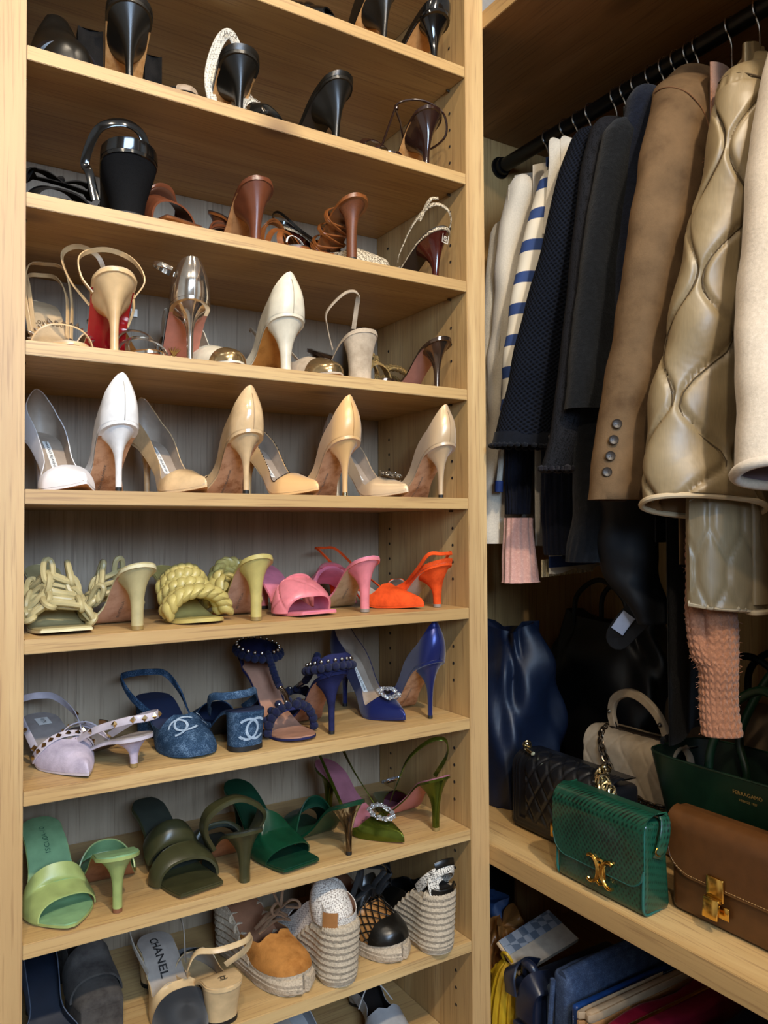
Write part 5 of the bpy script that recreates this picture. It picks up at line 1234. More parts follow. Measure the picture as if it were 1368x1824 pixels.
wbm = MB().tube(spline([(1.022, 1.205, CZ+.20), (1.018, 1.203, CZ+.14), (1.014, 1.204, CZ+.095)], 5), .006, 8); wb(wbm, 'drawstring', IVK, g)
wb(MB().tube([(1.014, 1.204, CZ+.096), (1.013, 1.204, CZ+.074)], .0085, 10), 'drawstring_tip', mat('blue cord tip', '2a3f78', .7), g)
CRB = cloth('cream hem rib', 'b3a27c', scale=1.6)
hb = MB(); rows = []
for k in range(70):
    a = k/69; c = V((lerp(1.06, 1.30, a), lerp(1.135, 1.23, a), 0)); o = .004*abs(sin(k*1.35)); rows.append([c+V((-.4*o, -o, CZ-.060)), c+V((-.4*o, -o, CZ-.094))])
wb(hb.grid(rows), 'ribbed_hem', CRB, g)

TWD = mat('pink bouclé', 'cf9b8c', .9, 0, 'fuzz', 'f0dcc4', scale=1.6)
sh = (1.085, 1.10, .735); g = garment('ribbed_cardigan', 'navy ribbed cardigan with a pink bouclé turn-up on its cuff', 'cardigan', 1.170, 'steel hanger hook over the navy ribbed cardigan', sh)
rib = lambda th, t, z, a, b: .0014*sin(th*17)
body(g, 1.170, sh, -.055, NAVK, .013, fold=.006)
sleeve(g, 'sleeve', [(1.072, 1.155, .50, .032, .022), (1.06, 1.165, .40, .034, .022), (1.05, 1.184, .148, .030, .018), (1.042, 1.180, .030, .026, .017)], -5, NAVK, disp=rib, n=90, seed=4, wr=.0008)
sleeve(g, 'turned_cuff', [(1.043, 1.180, .022, .029, .021), (1.040, 1.178, .0, .029, .021), (1.036, 1.171, -.05, .034, .022), (1.032, 1.164, -.098, .038, .023), (1.032, 1.163, -.104, .040, .025)], -5, TWD, DARKL, disp=lambda th, t, z, a, b: .0016*sin(th*12), n=80, cap=False, seed=4, wr=.0005)
sleeve(g, 'sleeve', [(1.10, 1.115, .25, .036, .024), (1.095, 1.12, .10, .036, .024), (1.09, 1.115, -.02, .034, .024), (1.09, 1.11, -.05, .036, .024)], -10, NAVK, disp=rib, n=90, seed=5, wr=.001)

def mesh_mat():
    m_, nt, b, nd, lk = nodes('navy honeycomb knit'); tc = nt.nodes.new('ShaderNodeTexCoord'); mp = nt.nodes.new('ShaderNodeMapping')
    mp.inputs['Rotation'].default_value = (0, 0, pi/4); mp.inputs['Scale'].default_value = (1, 1.2, 1); lk.new(tc.outputs['UV'], mp.inputs['Vector'])
    t = N(nt, 'ShaderNodeTexVoronoi', Scale=135, Randomness=.12, _voronoi_dimensions='2D'); lk.new(mp.outputs['Vector'], t.inputs['Vector'])
    lk.new(ramp(nt, t.outputs['Distance'], [(.22, lin('020203')), (.34, lin('0c0f17')), (.7, lin('141821'))]), b.inputs['Base Color']); b.inputs['Roughness'].default_value = .95; b.inputs['Specular IOR Level'].default_value = .1
    bump(nt, b, t.outputs['Distance'], .9, .003); return m_
MSH = mesh_mat(); NVT = cloth('navy trim knit', '0c0f16', scale=2)
sh = (1.08, 1.020, .738); g = garment('mesh_cardigan', 'navy honeycomb knit cardigan with scalloped cuff and dark buttons', 'cardigan', 1.100, 'steel hanger hook over the navy honeycomb cardigan', sh)
body(g, 1.100, sh, .16, MSH, .013)
MR = [(1.07, .999, .701, .045, .026), (1.054, 1.017, .630, .048, .026), (1.038, 1.042, .499, .051, .026), (1.022, 1.076, .369, .054, .026), (1.006, 1.102, .235, .057, .026), (.992, 1.109, .163, .060, .026)]
sleeve(g, 'sleeve', MR, -10, MSH, DARKL, seed=6, wr=.001)
sleeve(g, 'cuff_band', [(.995, 1.108, .180, .0605, .0275), (.993, 1.109, .168, .0612, .028), (.991, 1.110, .156, .062, .028)], -10, NVT, DARKL, cap=False, seed=6, wr=.0003, open_=.01)
e_, p_ = frame(-10); sc = MB()
for j in range(26):
    t = 2*pi*j/26; c = V((.990, 1.110, CZ+.155))+e_*(.062*math.copysign(abs(cos(t))**.86, cos(t)))+p_*(.028*math.copysign(abs(sin(t))**.86, sin(t)))
    sc.sphere(c, .0062, 8, sc=(1, 1, .75))
wb(sc, 'scalloped_trim', NVT, g, kind='stuff')
for px in ((1.012, 1.040, .226), (1.008, 1.052, .165)):
    wb(MB().lathe([(0, 0), (.0085, .0005), (.0085, .003), (.006, .0042), (.005, .003), (0, .003)], 16, mat=Matrix.Translation((px[0], px[1], CZ+px[2])) @ Matrix.Rotation(-pi/2, 4, 'Y') @ Matrix.Rotation(-.8, 4, 'X')), 'button', mat('black horn button', '17140f', .2), g)

TWC = mat('charcoal tweed', '19191c', .9, 0, 'weave', '060607', scale=1.2)
sh = (1.085, .972, .738); g = garment('tweed_jacket', 'charcoal tweed jacket with frayed dark cuff', 'jacket', 1.075, 'steel hanger hook over the charcoal tweed jacket', sh)
body(g, 1.075, sh, .12, TWC, .013)
sleeve(g, 'sleeve', [(1.07, .953, .699, .045, .022), (1.056, .967, .611, .045, .022), (1.042, .977, .461, .045, .022), (1.028, .987, .300, .045, .022), (1.014, .997, .181, .045, .022), (1.0, 1.012, .105, .045, .022)], -12, TWC, DARKL, seed=7)
fr = MB(); rnd = random.Random(4); e_, p_ = frame(-12)
for j in range(30):
    t = 2*pi*j/30; c = V((1.0, 1.012, CZ+.106))+e_*(.045*cos(t))+p_*(.022*sin(t)); fr.sphere(c+V((rnd.uniform(-.003, .003), rnd.uniform(-.003, .003), 0)), rnd.uniform(.005, .008), 6)
wb(fr, 'frayed_trim', mat('charcoal bouclé', '1d1b20', .95, 0, 'fuzz'), g, kind='stuff')

FUZ = mat('black wool fuzz', '111213', .95, 0, 'fuzz', '202122'); FUZ2 = mat('soft black angora', '0e0f11', .95, 0, 'fuzz', '1f1f23', scale=.7)
sh = (1.085, .935, .745); g = garment('wool_sweater', 'thick black wool sweater with wide straight sleeve beside the tweed', 'sweater', 1.047, 'steel hanger hook over the thick black wool sweater', sh)
body(g, 1.047, sh, .10, FUZ, .016)
sleeve(g, 'sleeve', [(1.07, .915, .679, .050, .028), (1.053, .932, .547, .052, .030), (1.037, .947, .391, .053, .030), (1.020, .957, .205, .055, .030)], -14, FUZ, DARKL, seed=8, wr=.001)
sh = (1.10, .94, .745); g = garment('angora_sweater', 'long soft black angora sweater, its sleeve drooping below the others', 'sweater', 1.012, 'steel hanger hook over the black angora sweater', sh)
body(g, 1.012, sh, -.02, FUZ2, .016)
sleeve(g, 'sleeve', [(1.085, .945, .60, .045, .026), (1.062, .968, .36, .045, .028), (1.050, .978, .242, .045, .030), (1.045, .975, .141, .044, .030), (1.040, .973, .041, .042, .030), (1.035, .981, -.018, .040, .030), (1.030, .986, -.058, .038, .028)], -14, FUZ2, DARKL, disp=lambda th, t, z, a, b: .0012*sin(th*14)*ss(CZ+.0, CZ-.03, z), n=64, seed=9)
NCO = mat('dark navy wool', '0f1421', .9, 0, 'fuzz', '1a2133')
sh = (1.10, .905, .762); g = garment('navy_coat', 'dark navy wool coat squeezed behind the brown suede blazer', 'coat', .980, 'steel hanger hook over the navy wool coat', sh)
body(g, .980, sh, .02, NCO, .018, top=.81)
sleeve(g, 'sleeve', [(1.095, .895, .735, .04, .026), (1.085, .905, .60, .045, .026), (1.075, .905, .35, .045, .026), (1.07, .91, .06, .045, .026)], -14, NCO, DARKL, seed=10)
NYL = mat('black nylon', '0a0b0d', .65, 0, 'nylon', spec=.25)
sh = (1.12, .895, .745); g = garment('nylon_jacket', 'black nylon jacket with gathered waist and a hanging strap', 'jacket', .953, 'steel hanger hook over the black nylon jacket', sh)
body(g, .953, sh, -.02, NYL, .018)
sleeve(g, 'sleeve', [(1.10, .885, .40, .05, .028), (1.075, .890, .20, .056, .030), (1.060, .900, .087, .060, .030), (1.070, .927, .011, .054, .032), (1.080, .935, -.067, .045, .034), (1.090, .917, -.115, .036, .030), (1.100, .903, -.163, .028, .022)], -14, NYL, DARKL, seed=11, wr=.005)
sp = spline([(1.10, .915, CZ-.13), (1.085, .935, CZ-.145), (1.075, .965, CZ-.185), (1.080, .962, CZ-.200), (1.088, .942, CZ-.180), (1.098, .915, CZ-.150)], 6)
wb(MB().ribbon(sp, .030, .0016, lambda p: V((-.8, -.5, 0))), 'strap_loop', NYL, g)
wb(MB().ribbon([V(q)-V((.003, .002, 0)) for q in ((1.083, .939, CZ-.150), (1.079, .951, CZ-.166), (1.076, .961, CZ-.181))], .024, .0008, lambda p: V((-.8, -.5, 0))), 'care_tag', mat('pale blue grey tag', '8e98ad', .7), g)
LAC = mat('black broderie cloth', '050506', .9, 0, 'fuzz')
sh = (1.10, .86, .745); g = garment('long_coat', 'long black cloth coat with scalloped hem hanging lowest in the dark', 'coat', .925, 'steel hanger hook over the long black coat', sh)
body(g, .930, (1.10, .88, .745), -.355, LAC, .014, back=1.0)
zz = MB()
for k in range(18):
    a = k/17; c = V((lerp(1.09, 1.36, a), lerp(.878, .963, a), CZ-.356)); zz.sphere(c, .0075, 6, sc=(1, .5, 1))
wb(zz, 'scalloped_hem', LAC, g, kind='stuff')

SUE = mat('camel suede', '5f4a33', .9, 0, 'suede', '4b3825', scale=.55)
sh = (1.088, .822, .735); g = garment('suede_blazer', 'camel suede blazer with four dark buttons at the cuff', 'blazer', .905, 'steel hanger hook over the suede blazer', sh)
body(g, .905, sh, -.056, SUE, .056, top=.822, fold=.005)
SR = [(1.168, .858, .770, .056, .040), (1.125, .837, .737, .060, .040), (1.086, .816, .685, .056, .038), (1.060, .810, .62, .058, .036), (1.045, .811, .55, .059, .035), (1.032, .827, .443, .057, .035), (1.020, .845, .309, .056, .035), (1.008, .859, .174, .062, .035), (.995, .867, .046, .068, .034)]
sleeve(g, 'sleeve', SR, -14, SUE, mat('brown satin lining', '3a2618', .6), seed=12, wr=.0013, n=56)
e_, p_ = frame(-14)
# armhole seam, cuff vent and buttons
def on(rows, t, ang, alpha, off=.002, k=.86):
    e, p = frame(alpha); m_ = len(rows)-1; i = min(m_-1, int(t*m_)); u = t*m_-i
    q = [lerp(rows[i][k_], rows[i+1][k_], u) for k_ in range(5)]
    return V((q[0], q[1], q[2]+CZ))+e*((q[3]+off)*math.copysign(abs(cos(ang))**k, cos(ang)))+p*((q[4]+off)*math.copysign(abs(sin(ang))**k, sin(ang)))
wb(MB().tube([on(SR, t, -pi*.30, -14, .0015) for t in [.55+.45*k/20 for k in range(21)]], .0012, 6), 'sleeve_seam', mat('suede seam', '6b4829', .9), g)
wb(MB().tube(spline([on(SR, .17+.26*(k/12)**2, a, -14, .0028) for k, a in [(k, -pi*1.02+pi*.80*k/12) for k in range(13)]], 3), .0012, 6), 'armhole_seam', mat('suede seam', '6b4829', .9), g)
HB = mat('dark horn button', '2a221b', .45)
for k in range(4):
    c = on(SR, .885+.0245*k, -pi*.765-.035*k, -14, .0015); nrm = V((-.66, -.75, .05)).normalized()
    q = nrm.to_track_quat('Z', 'Y').to_matrix().to_4x4(); q.translation = c
    b = MB().lathe([(0, 0), (.0070, 0), (.0078, .0016), (.0070, .0026), (.0056, .0016), (0, .0014)], 18, mat=q)
    o = wb(b, 'cuff_button', HB, g)
    hl = MB()
    for sx in (-1, 1):
        for sy in (-1, 1): hl.lathe([(0, .0014), (.0009, .0016), (0, .0017)], 6, mat=q @ Matrix.Translation((sx*.0016, sy*.0016, 0)))
    hl.xf(Matrix.Translation(-g.location)).build('button_hole', HOLE, o, kind='stuff')

PKN = mat('salmon chunky knit', '9c694c', .95, 0, 'fuzz', 'b98a6c', scale=2.6, bstr=.5)
sh = (1.105, .752, .735); g = garment('pink_cardigan', 'salmon pink chunky knit, its long ribbed sleeve hanging below the quilted jacket', 'cardigan', .838, 'steel hanger hook over the salmon pink knit', sh)
body(g, .838, sh, -.14, PKN, .018, fold=.006)
def ribc(th, t, z, a, b):
    k = 2*abs((th/(2*pi)*18+.25*sin(z*22)) % 1-.5); k = 1-k
    return .0016*(1-k**2.5)+.0008*sin(2*pi*z/.0115+k*3.4)-.010*exp(-((th-3.95)/.22)**2)*ss(-.03, .0, z-CZ+.16)*ss(.14, .02, z-CZ+.03 if z-CZ > 0 else 0)
PK = [(1.100, .728, .655, .034, .022), (1.094, .739, .568, .040, .024), (1.089, .748, .473, .040, .024), (1.083, .757, .298, .040, .024), (1.078, .769, .035, .040, .024), (1.072, .771, -.052, .038, .024), (1.067, .764, -.150, .041, .026), (1.063, .756, -.196, .036, .026), (1.060, .750, -.214, .029, .024), (1.056, .748, -.255, .027, .023), (1.050, .740, -.310, .028, .023)]
sleeve(g, 'sleeve', PK, -20, PKN, DARKL, disp=ribc, n=180, per=42, seed=13, wr=.0012, roundk=1.0)
fz = MB(); rnd = random.Random(9)
for k in range(420):
    t = rnd.uniform(.0, 1); a = rnd.uniform(0, 2*pi); p0 = on(PK, t, a, -20, .001, 1.0); d = (p0-on(PK, t, a, -20, -.02, 1.0)).normalized()
    fz.tube([p0, p0+d*rnd.uniform(.002, .006)+V((0, 0, rnd.uniform(-.004, .003)))], .0004, 3)
wb(fz, 'wool_fuzz', PKN, g, kind='stuff')

# quilted jacket
QLT = mat('khaki quilted nylon', '847253', .42, 0, 'nylon'); QBI = mat('khaki binding', 'b39f7e', .7); QLI = mat('brown quilt lining', '6b4e2c', .6); THR = mat('dark quilting thread', '4a3a22', .8)
sh = (1.085, .705, .735); g = garment('quilted_jacket', 'khaki nylon jacket with wavy onion quilting and bound cuff', 'jacket', .785, 'steel hanger hook over the khaki quilted jacket', sh)
def qlines(): # wavy quilting lines: (phase of the line round the sleeve, sign)
    return [(2*pi*k/6+.25, 1 if k % 2 else -1) for k in range(6)]
PER = .185
def qa(k, sg, z): return k+sg*.44*cos(2*pi*(z-CZ)/PER)
def qdisp(th, t, z, a, b):
    if t < .24: return .0012*sin(th*14)*ss(.1, .24, t)
    th_ = th % (2*pi); d = min(abs((th_-qa(k, sg, z)+pi) % (2*pi)-pi) for k, sg in qlines())
    return -.0075*exp(-(d/.085)**2)+.0022
QR = [(1.138, .722, .712, .038, .036), (1.100, .704, .690, .044, .038), (1.072, .694, .645, .046, .039), (1.062, .696, .585, .048, .040), (1.053, .704, .502, .052, .040), (1.045, .720, .395, .061, .040), (1.037, .736, .288, .070, .040), (1.028, .748, .144, .082, .040), (1.020, .742, .034, .092, .040)]
sleeve(g, 'quilted_sleeve', QR, -28, QLT, QLI, disp=qdisp, n=150, per=18, seed=14, wr=.0026, open_=.07, tilt=(-.22, -.26))
e_, p_ = frame(-28)
for k, sg in qlines():
    pts = []
    for i in range(46):
        t = .24+.755*i/45; m_ = len(QR)-1; ii = min(m_-1, int(t*m_)); u = t*m_-ii; z = lerp(QR[ii][2], QR[ii+1][2], u)+CZ
        pts.append(on(QR, t, qa(k, sg, z), -28, -.0026))
    wb(MB().tube(pts, .0010, 5), 'quilting_seam', THR, g)
cz_ = (1.020, .742, .034, .092, .040)
def cuffring(c, a, b, tl, dz=0):
    r = []
    for k in range(72):
        t = 2*pi*k/72; q = e_*(a*math.copysign(abs(cos(t))**.86, cos(t)))+p_*(b*math.copysign(abs(sin(t))**.86, sin(t))); r.append(V((c[0], c[1], CZ+c[2]+dz))+q+V((0, 0, q.x*tl[0]+q.y*tl[1])))
    return r
wb(MB().tube(cuffring((1.020, .742, .032), .093, .041, (-.22, -.26)), .0044, 8, closed=True), 'cuff_binding', QBI, g)
wb(MB().tube(spline([on(QR, .17+.20*(k/12)**2, a, -28, .0036) for k, a in [(k, -pi*1.02+pi*.86*k/12) for k in range(13)]], 3), .0013, 6), 'armhole_seam', THR, g)
def bq(root, hookY, sh, hem, m_):
    H = V((RX, hookY, 0)); S = V((sh[0], sh[1], 0)); e = (H-S).normalized(); p = V((-e.y, e.x, 0)); rows = []; n = 150
    for i in range(101):
        v = i/100; r = []
        for j in range(n):
            t = 2*pi*j/n; c = math.copysign(abs(cos(t))**.8, cos(t)); aa = (H-S).length*1.02; zt_ = lerp(.805, sh[2], abs(c)**1.4); z = lerp(zt_, hem, v)
            s_ = c*aa; d = min(abs(((s_/.075+(.32 if k else -.32)*cos(2*pi*z/PER)*1+k*.5) % 1)-.5) for k in (0, 1))
            o = .026*(.5+.5*ss(0, .1, v))-.005*exp(-(d/.07)**2)
            q = H+e*s_+p*(o*sin(t)); q.z = z+CZ; r.append(q)
        rows.append(r)
    return wb(MB().grid(rows, cv=True, cap=True), 'quilted_body', m_, root, ang=60)
bq(g, .785, sh, -.115, QLT)
lo_ = spline([(.998, .752, 0), (1.012, .728, 0), (1.045, .712, 0), (1.085, .706, 0), (1.13, .712, 0), (1.19, .735, 0)], 10); hi_ = spline([(1.10, .786, 0), (1.11, .765, 0), (1.12, .750, 0), (1.13, .745, 0), (1.15, .747, 0), (1.19, .755, 0)], 10)
fp = []
for i in range(60):
    v = i/59; r = []; z = lerp(.33, -.112, v)
    for lay in (0, 1):
        for j in (range(51) if lay == 0 else range(50, -1, -1)):
            k_ = ss(0, .72, v); p = hi_[j].lerp(lo_[j], k_); s_ = j/50*.22
            d = min(abs(((s_/.062+(.30 if q else -.30)*cos(2*pi*(z-.02)/.16)+q*.5) % 1)-.5) for q in (0, 1))
            o = -.0045*exp(-(d/.07)**2)+.0015
            p = p+V((-.6*o, -.8*o, 0)) if lay == 0 else p+V((.006, .010, 0))
            r.append(V((p.x, p.y, z+CZ-.018*(j/50)*k_)))
    fp.append(r)
wb(MB().grid(fp, cv=True, cap=True), 'quilted_front_panel', QLT, g, ang=60)
wb(MB().tube([p+V((.003, .005, 0)) for p in fp[-1][:51]], .0052, 8), 'hem_binding', QBI, g)
H = V((RX, .785, 0)); S = V((sh[0], sh[1], 0)); e2 = (H-S).normalized(); p2 = V((-e2.y, e2.x, 0))
wb(MB().tube([H+e2*((H-S).length*1.02*math.copysign(abs(cos(t))**.8, cos(t)))+p2*(.026*sin(t))+V((0, 0, CZ-.127)) for t in [2*pi*k/60 for k in range(60)]], .0042, 8, closed=True), 'hem_binding', QBI, g)

CCO = mat('ivory wool', 'c6b6a0', .9, 0, 'fuzz', 'd3c5b2', scale=1.4, bstr=.4)
sh = (1.09, .622, .735); g = garment('ivory_coat', 'ivory wool coat at the right edge with rolled cuff', 'coat', .705, 'steel hanger hook at the right edge over the ivory coat', sh)
body(g, .705, sh, -.10, CCO, .02)
CC = [(1.075, .612, .70, .038, .034), (1.06, .609, .634, .048, .040), (1.048, .616, .530, .054, .040), (1.036, .616, .402, .060, .040), (1.024, .615, .291, .064, .040), (1.012, .603, .180, .070, .040), (1.0, .591, .070, .076, .040)]
sleeve(g, 'sleeve', CC, -28, CCO, mat('mauve grey lining', '6c5f66', .7), seed=15, wr=.001, n=56, tilt=(-.2, -.3))
wb(MB().tube(cuffring((1.0, .591, .072), .076, .041, (-.2, -.3)), .0075, 10, closed=True), 'rolled_cuff', CCO, g)
# ------------------------------------------------------------------ handbags on the thick shelf (front faces look towards -X)
def bag(name, lab, x, y, z=ZS, rz=0, cat='handbag'): return thing(name, lab, cat, (x, y, z+.0004), rz, 'bags on the thick shelf' if z > ZS-.1 else 'bags on the lower shelf')
def rbox(name, m_, root, lo, hi, r=.01, seg=4, taper=None, disp=None, cuts=0):
    bm = bmesh.new(); bmesh.ops.create_cube(bm, size=1)
    for v in bm.verts: v.co = V([lerp(lo[i], hi[i], v.co[i]+.5) for i in range(3)])
    bmesh.ops.bevel(bm, geom=bm.edges, offset=r, segments=seg, affect='EDGES', profile=.5)
    if cuts: bmesh.ops.subdivide_edges(bm, edges=[e for e in bm.edges if e.calc_length() > .03], cuts=cuts, use_grid_fill=True)
    for v in bm.verts:
        if taper: v.co = taper(v.co.copy())
        if disp: v.co += disp(v.co)
    me = bpy.data.meshes.new(name); bm.to_mesh(me); bm.free(); me.materials.append(m_); me.shade_smooth(); me.set_sharp_from_angle(angle=radians(50))
    o = bpy.data.objects.new(name, me); COL.objects.link(o); o.parent = root; return o
def flap(name, m_, root, y0, y1, xb, xf, zt, drop, r=.022, corner=.03, th=.003, disp=None, ny=40, arc=.0, nz=30, edge=None):
    """leather flap: from the back over the rounded top and down the front, corners rounded"""
    prof = [V((xb-.01, 0, zt)), V((lerp(xb, xf, .5), 0, zt+.001))]
    prof += [V((xf+r-r*sin(a), 0, zt-r+r*cos(a))) for a in [pi/2*k/7 for k in range(8)]]
    L = [0]
    for a, b in zip(prof, prof[1:]): L.append(L[-1]+(b-a).length)
    top = L[-1]
    def pt(d):
        if d >= top: return V((xf, 0, zt-r-(d-top))), V((-1, 0, 0))
        i = max(k for k in range(len(L)) if L[k] <= d); i = min(i, len(L)-2); u = (d-L[i])/(L[i+1]-L[i]); t = (prof[i+1]-prof[i]).normalized()
        return prof[i].lerp(prof[i+1], u), V((t.z, 0, -t.x)) if t.x < 0 or t.z < 0 else V((0, 0, 1))
    tot = top+drop-r; rows = []
    for j in range(ny+1):
        y = lerp(y0, y1, j/ny); q = min(y-y0, y1-y); c = (corner-sqrt(max(0, corner**2-(corner-q)**2))) if q < corner else 0
        le = tot-c-arc*(1-(2*j/ny-1)**2)*0; ro, ri = [], []
        for i in range(nz+1):
            d = le*i/nz; p, n_ = pt(d); n_ = n_.normalized()
            if n_.x > 0: n_ = -n_
            dd = disp((y-y0)/(y1-y0), d, tot) if disp else 0
            ro.append(p+n_*(th+dd)+V((0, y, 0))); ri.append(p+n_*.0005+V((0, y, 0)))
        rows.append(ro+ri[::-1])
    o = MB().grid(rows, cv=True, cap=True).build(name, m_, root, ang=50)
    if edge:
        pts = [(r_[nz]+r_[nz+1])/2 for r_ in rows]; MB().tube(pts, th*.55, 6).build('flap_edge', edge, root)
    o2 = [r_[nz] for r_ in rows]
    return o, o2
def chain(mb, P, ln, wd, r, seed=0):
    for i in range(len(P)-1):
        c = (V(P[i])+V(P[i+1]))/2; d = (V(P[i+1])-V(P[i])).normalized(); o = d.orthogonal().normalized()
        o = (Matrix.Rotation((pi/2 if i % 2 else 0)+.5, 3, d) @ o); b = d.cross(o)
        mb.tube([c+d*(ln/2*cos(2*pi*k/14))+b*(wd/2*sin(2*pi*k/14)) for k in range(14)], r, 7, closed=True)
    return mb
def resample(P, step):
    out = [P[0]]; acc = 0
    for a, b in zip(P, P[1:]):
        L = (b-a).length; 
        while acc+L >= step:
            t = (step-acc)/L; a = a.lerp(b, t); out.append(a); L = (b-a).length; acc = 0
        acc += L
    return out
def stitches(root, pts, m_, n_=V((-1, 0, 0)), step=.0045, ln=.0028, r=.0005):
    mb = MB(); P = resample(pts, step)
    for a, b in zip(P, P[1:]): mb.tube([a+n_*.0006, a.lerp(b, ln/step)+n_*.0006], r, 4)
    return mb.build('stitching', m_, root, kind='stuff')

# green snakeskin bag
SNK = mat('green snakeskin', '113a2a', .3, 0, 'scale', '05140e', coat=.25); GED = lea('green edge', '1f5c52', .4)
g = bag('snakeskin_bag', 'green snakeskin flap bag with gold linked-arc emblem at the shelf front', .9535, .9005)
rbox('body', SNK, g, (0.002, -.093, 0), (.064, .093, .140), .010, taper=lambda c: V((c.x*(1-.25*(c.z/.14)**2)+.004*(c.z/.14), c.y, c.z)))
f_, ed = flap('flap', SNK, g, -.0955, .0955, .060, .0, .150, .108, r=.026, corner=.030, th=.003, edge=GED)
for sd in (-1, 1):
    mb = MB().tube(spline([(.006, sd*.0905, .134), (.003, sd*.0905, .05), (.005, sd*.0900, .006), (.03, sd*.0900, .0035), (.050, sd*.0880, .004)], 6), .0022, 6); mb.build('edge_piping', GED, g)
    MB().ribbon(spline([(.046, sd*.092, .150), (.044, sd*.100, .138), (.036, sd*.104, .118), (.030, sd*.102, .098), (.028, sd*.0965, .086)], 6), .018, .003, lambda p, sd=sd: V((-.2, sd, .4))).build('strap_tab', SNK, g)
    MB().tube([V((.030+.010*cos(2*pi*k/14), sd*.1005, .098+.007*sin(2*pi*k/14))) for k in range(14)], .0013, 6, closed=True).build('strap_ring', GOLD, g)
em = lambda P, r=.0030: MB().tube(spline(P, 7), r, 8)
Y_, Z_ = -.012, .043
for sg in (-1, 1):
    em([(-.0055, Y_+sg*(.019-.0145*cos(a)), Z_+.0205*sin(a)) for a in [radians(x) for x in (-118, -95, -68, -40, -15, 15, 40, 68, 95, 118)]]).build('emblem_arc', GOLD, g)
    em([(-.0050, Y_+sg*.0075, Z_+.0165), (-.0060, Y_+sg*.0022, Z_+.006), (-.0060, Y_+sg*.0018, Z_-.006), (-.0050, Y_+sg*.0075, Z_-.0165)], .0024).build('emblem_link', GOLD, g)
for k in (-1, 1): em([(-.0052, Y_-.007, Z_+k*.0175), (-.0062, Y_, Z_+k*.0195), (-.0052, Y_+.007, Z_+k*.0175)], .0022).build('emblem_link', GOLD, g)
rbox('emblem_plate', GOLD, g, (-.0045, Y_-.010, Z_-.012), (-.0030, Y_+.010, Z_+.012), .0006, 1)

# brown box bag
BBX = lea('saddle brown leather', '553316', .36); BTH = mat('tan thread', 'b08a56', .8)
g = bag('box_bag', 'smooth saddle-brown flap bag with gold tongue clasp, right front of the shelf', 1.0175, .692)
rbox('body', BBX, g, (.002, -.119, 0), (.058, .119, .140), .012)
f_, ed = flap('flap', BBX, g, -.1215, .1215, .056, .0, .152, .092, r=.024, corner=.045, th=.003, edge=lea('brown edge', '5d3a18', .4))
stitches(g, [p+V((-.0012, 0, .004)) for p in ed[1:-1]], BTH)
cy = .034
rbox('clasp_plate', GOLD, g, (-.0085, cy-.014, .046), (-.0035, cy+.014, .079), .0012, 2)
rbox('clasp_tongue', GOLD, g, (-.0150, cy-.0125, .022), (-.0085, cy+.0125, .050), .0015, 2, taper=lambda c: V((c.x-.004*(1-(c.z-.022)/.028), c.y+.002, c.z)))
MB().tube([(-.010, cy-.013, .048), (-.010, cy+.015, .048)], .0026, 10).build('clasp_hinge', GOLD, g)
rbox('clasp_base', GOLD, g, (-.0045, cy-.020, .022), (-.0015, cy+.010, .040), .001, 2)

# black quilted flap bag with gold chain
BQ = lea('black quilted leather', '121316', .3)
g = bag('black_quilted_bag', 'black diamond-quilted flap bag with gold chain, leaning behind the green one', 1.0415, 1.078)
def dia(s_, d, tot):
    u, v = s_*.245, d
    if s_ < .16 or s_ > .84 or d > tot-.022:
        b_ = min(s_*.245, (1-s_)*.245, tot-d)/.022*3
        return .0016*abs(sin(pi*b_)) if b_ < 3 else 0
    q = min(abs(((u/.036+v/.052) % 1)-.5), abs(((u/.036-v/.052) % 1)-.5)); return .0034*(1-exp(-(q/.10)**2))
rbox('body', BQ, g, (.004, -.120, 0), (.086, .120, .132), .012)
flap('quilted_flap', BQ, g, -.1225, .1225, .082, .0, .146, .141, r=.030, corner=.016, th=.002, disp=dia, ny=110, nz=70)
ch = MB(); gc = Matrix.Translation(g.location)
P = resample(spline([V((.03, .112, .150)), V((.026, .110, .162)), V((.018, .104, .158)), V((.012, .096, .153))], 6), .011); chain(ch, P, .019, .013, .0021); ch.build('gold_chain', PALEGOLD, g)
MB().tube([(.012, .094, .153), (.006, .072, .151)], .0042, 12).build('chain_clasp', PALEGOLD, g)
P = spline([V((.040, -.085, .152)), V((.026, -.088, .160)), V((.010, -.094, .150)), V((.002, -.098, .135)), V((.004, -.110, .128)), V((.016, -.112, .140)), V((.012, -.100, .152)), V((.000, -.104, .140)), V((-.004, -.112, .118)), V((.002, -.122, .112)), V((.010, -.126, .128)), V((.004, -.116, .140)), V((-.006, -.108, .122))], 8)
R_ = resample(P, .0125)
for i in range(len(R_)-1): link(g, (R_[i]+R_[i+1])/2, R_[i+1]-R_[i], V((sin(i*1.9), cos(i*1.3), sin(i*.7+1))), .022, .015, .0024, PALEGOLD, twist=i*1.3)
rbox('lock_plate', GOLD, g, (-.006, -.008, .014), (-.001, .014, .040), .001, 2)
# front clasp glimpsed at the left of the green bag

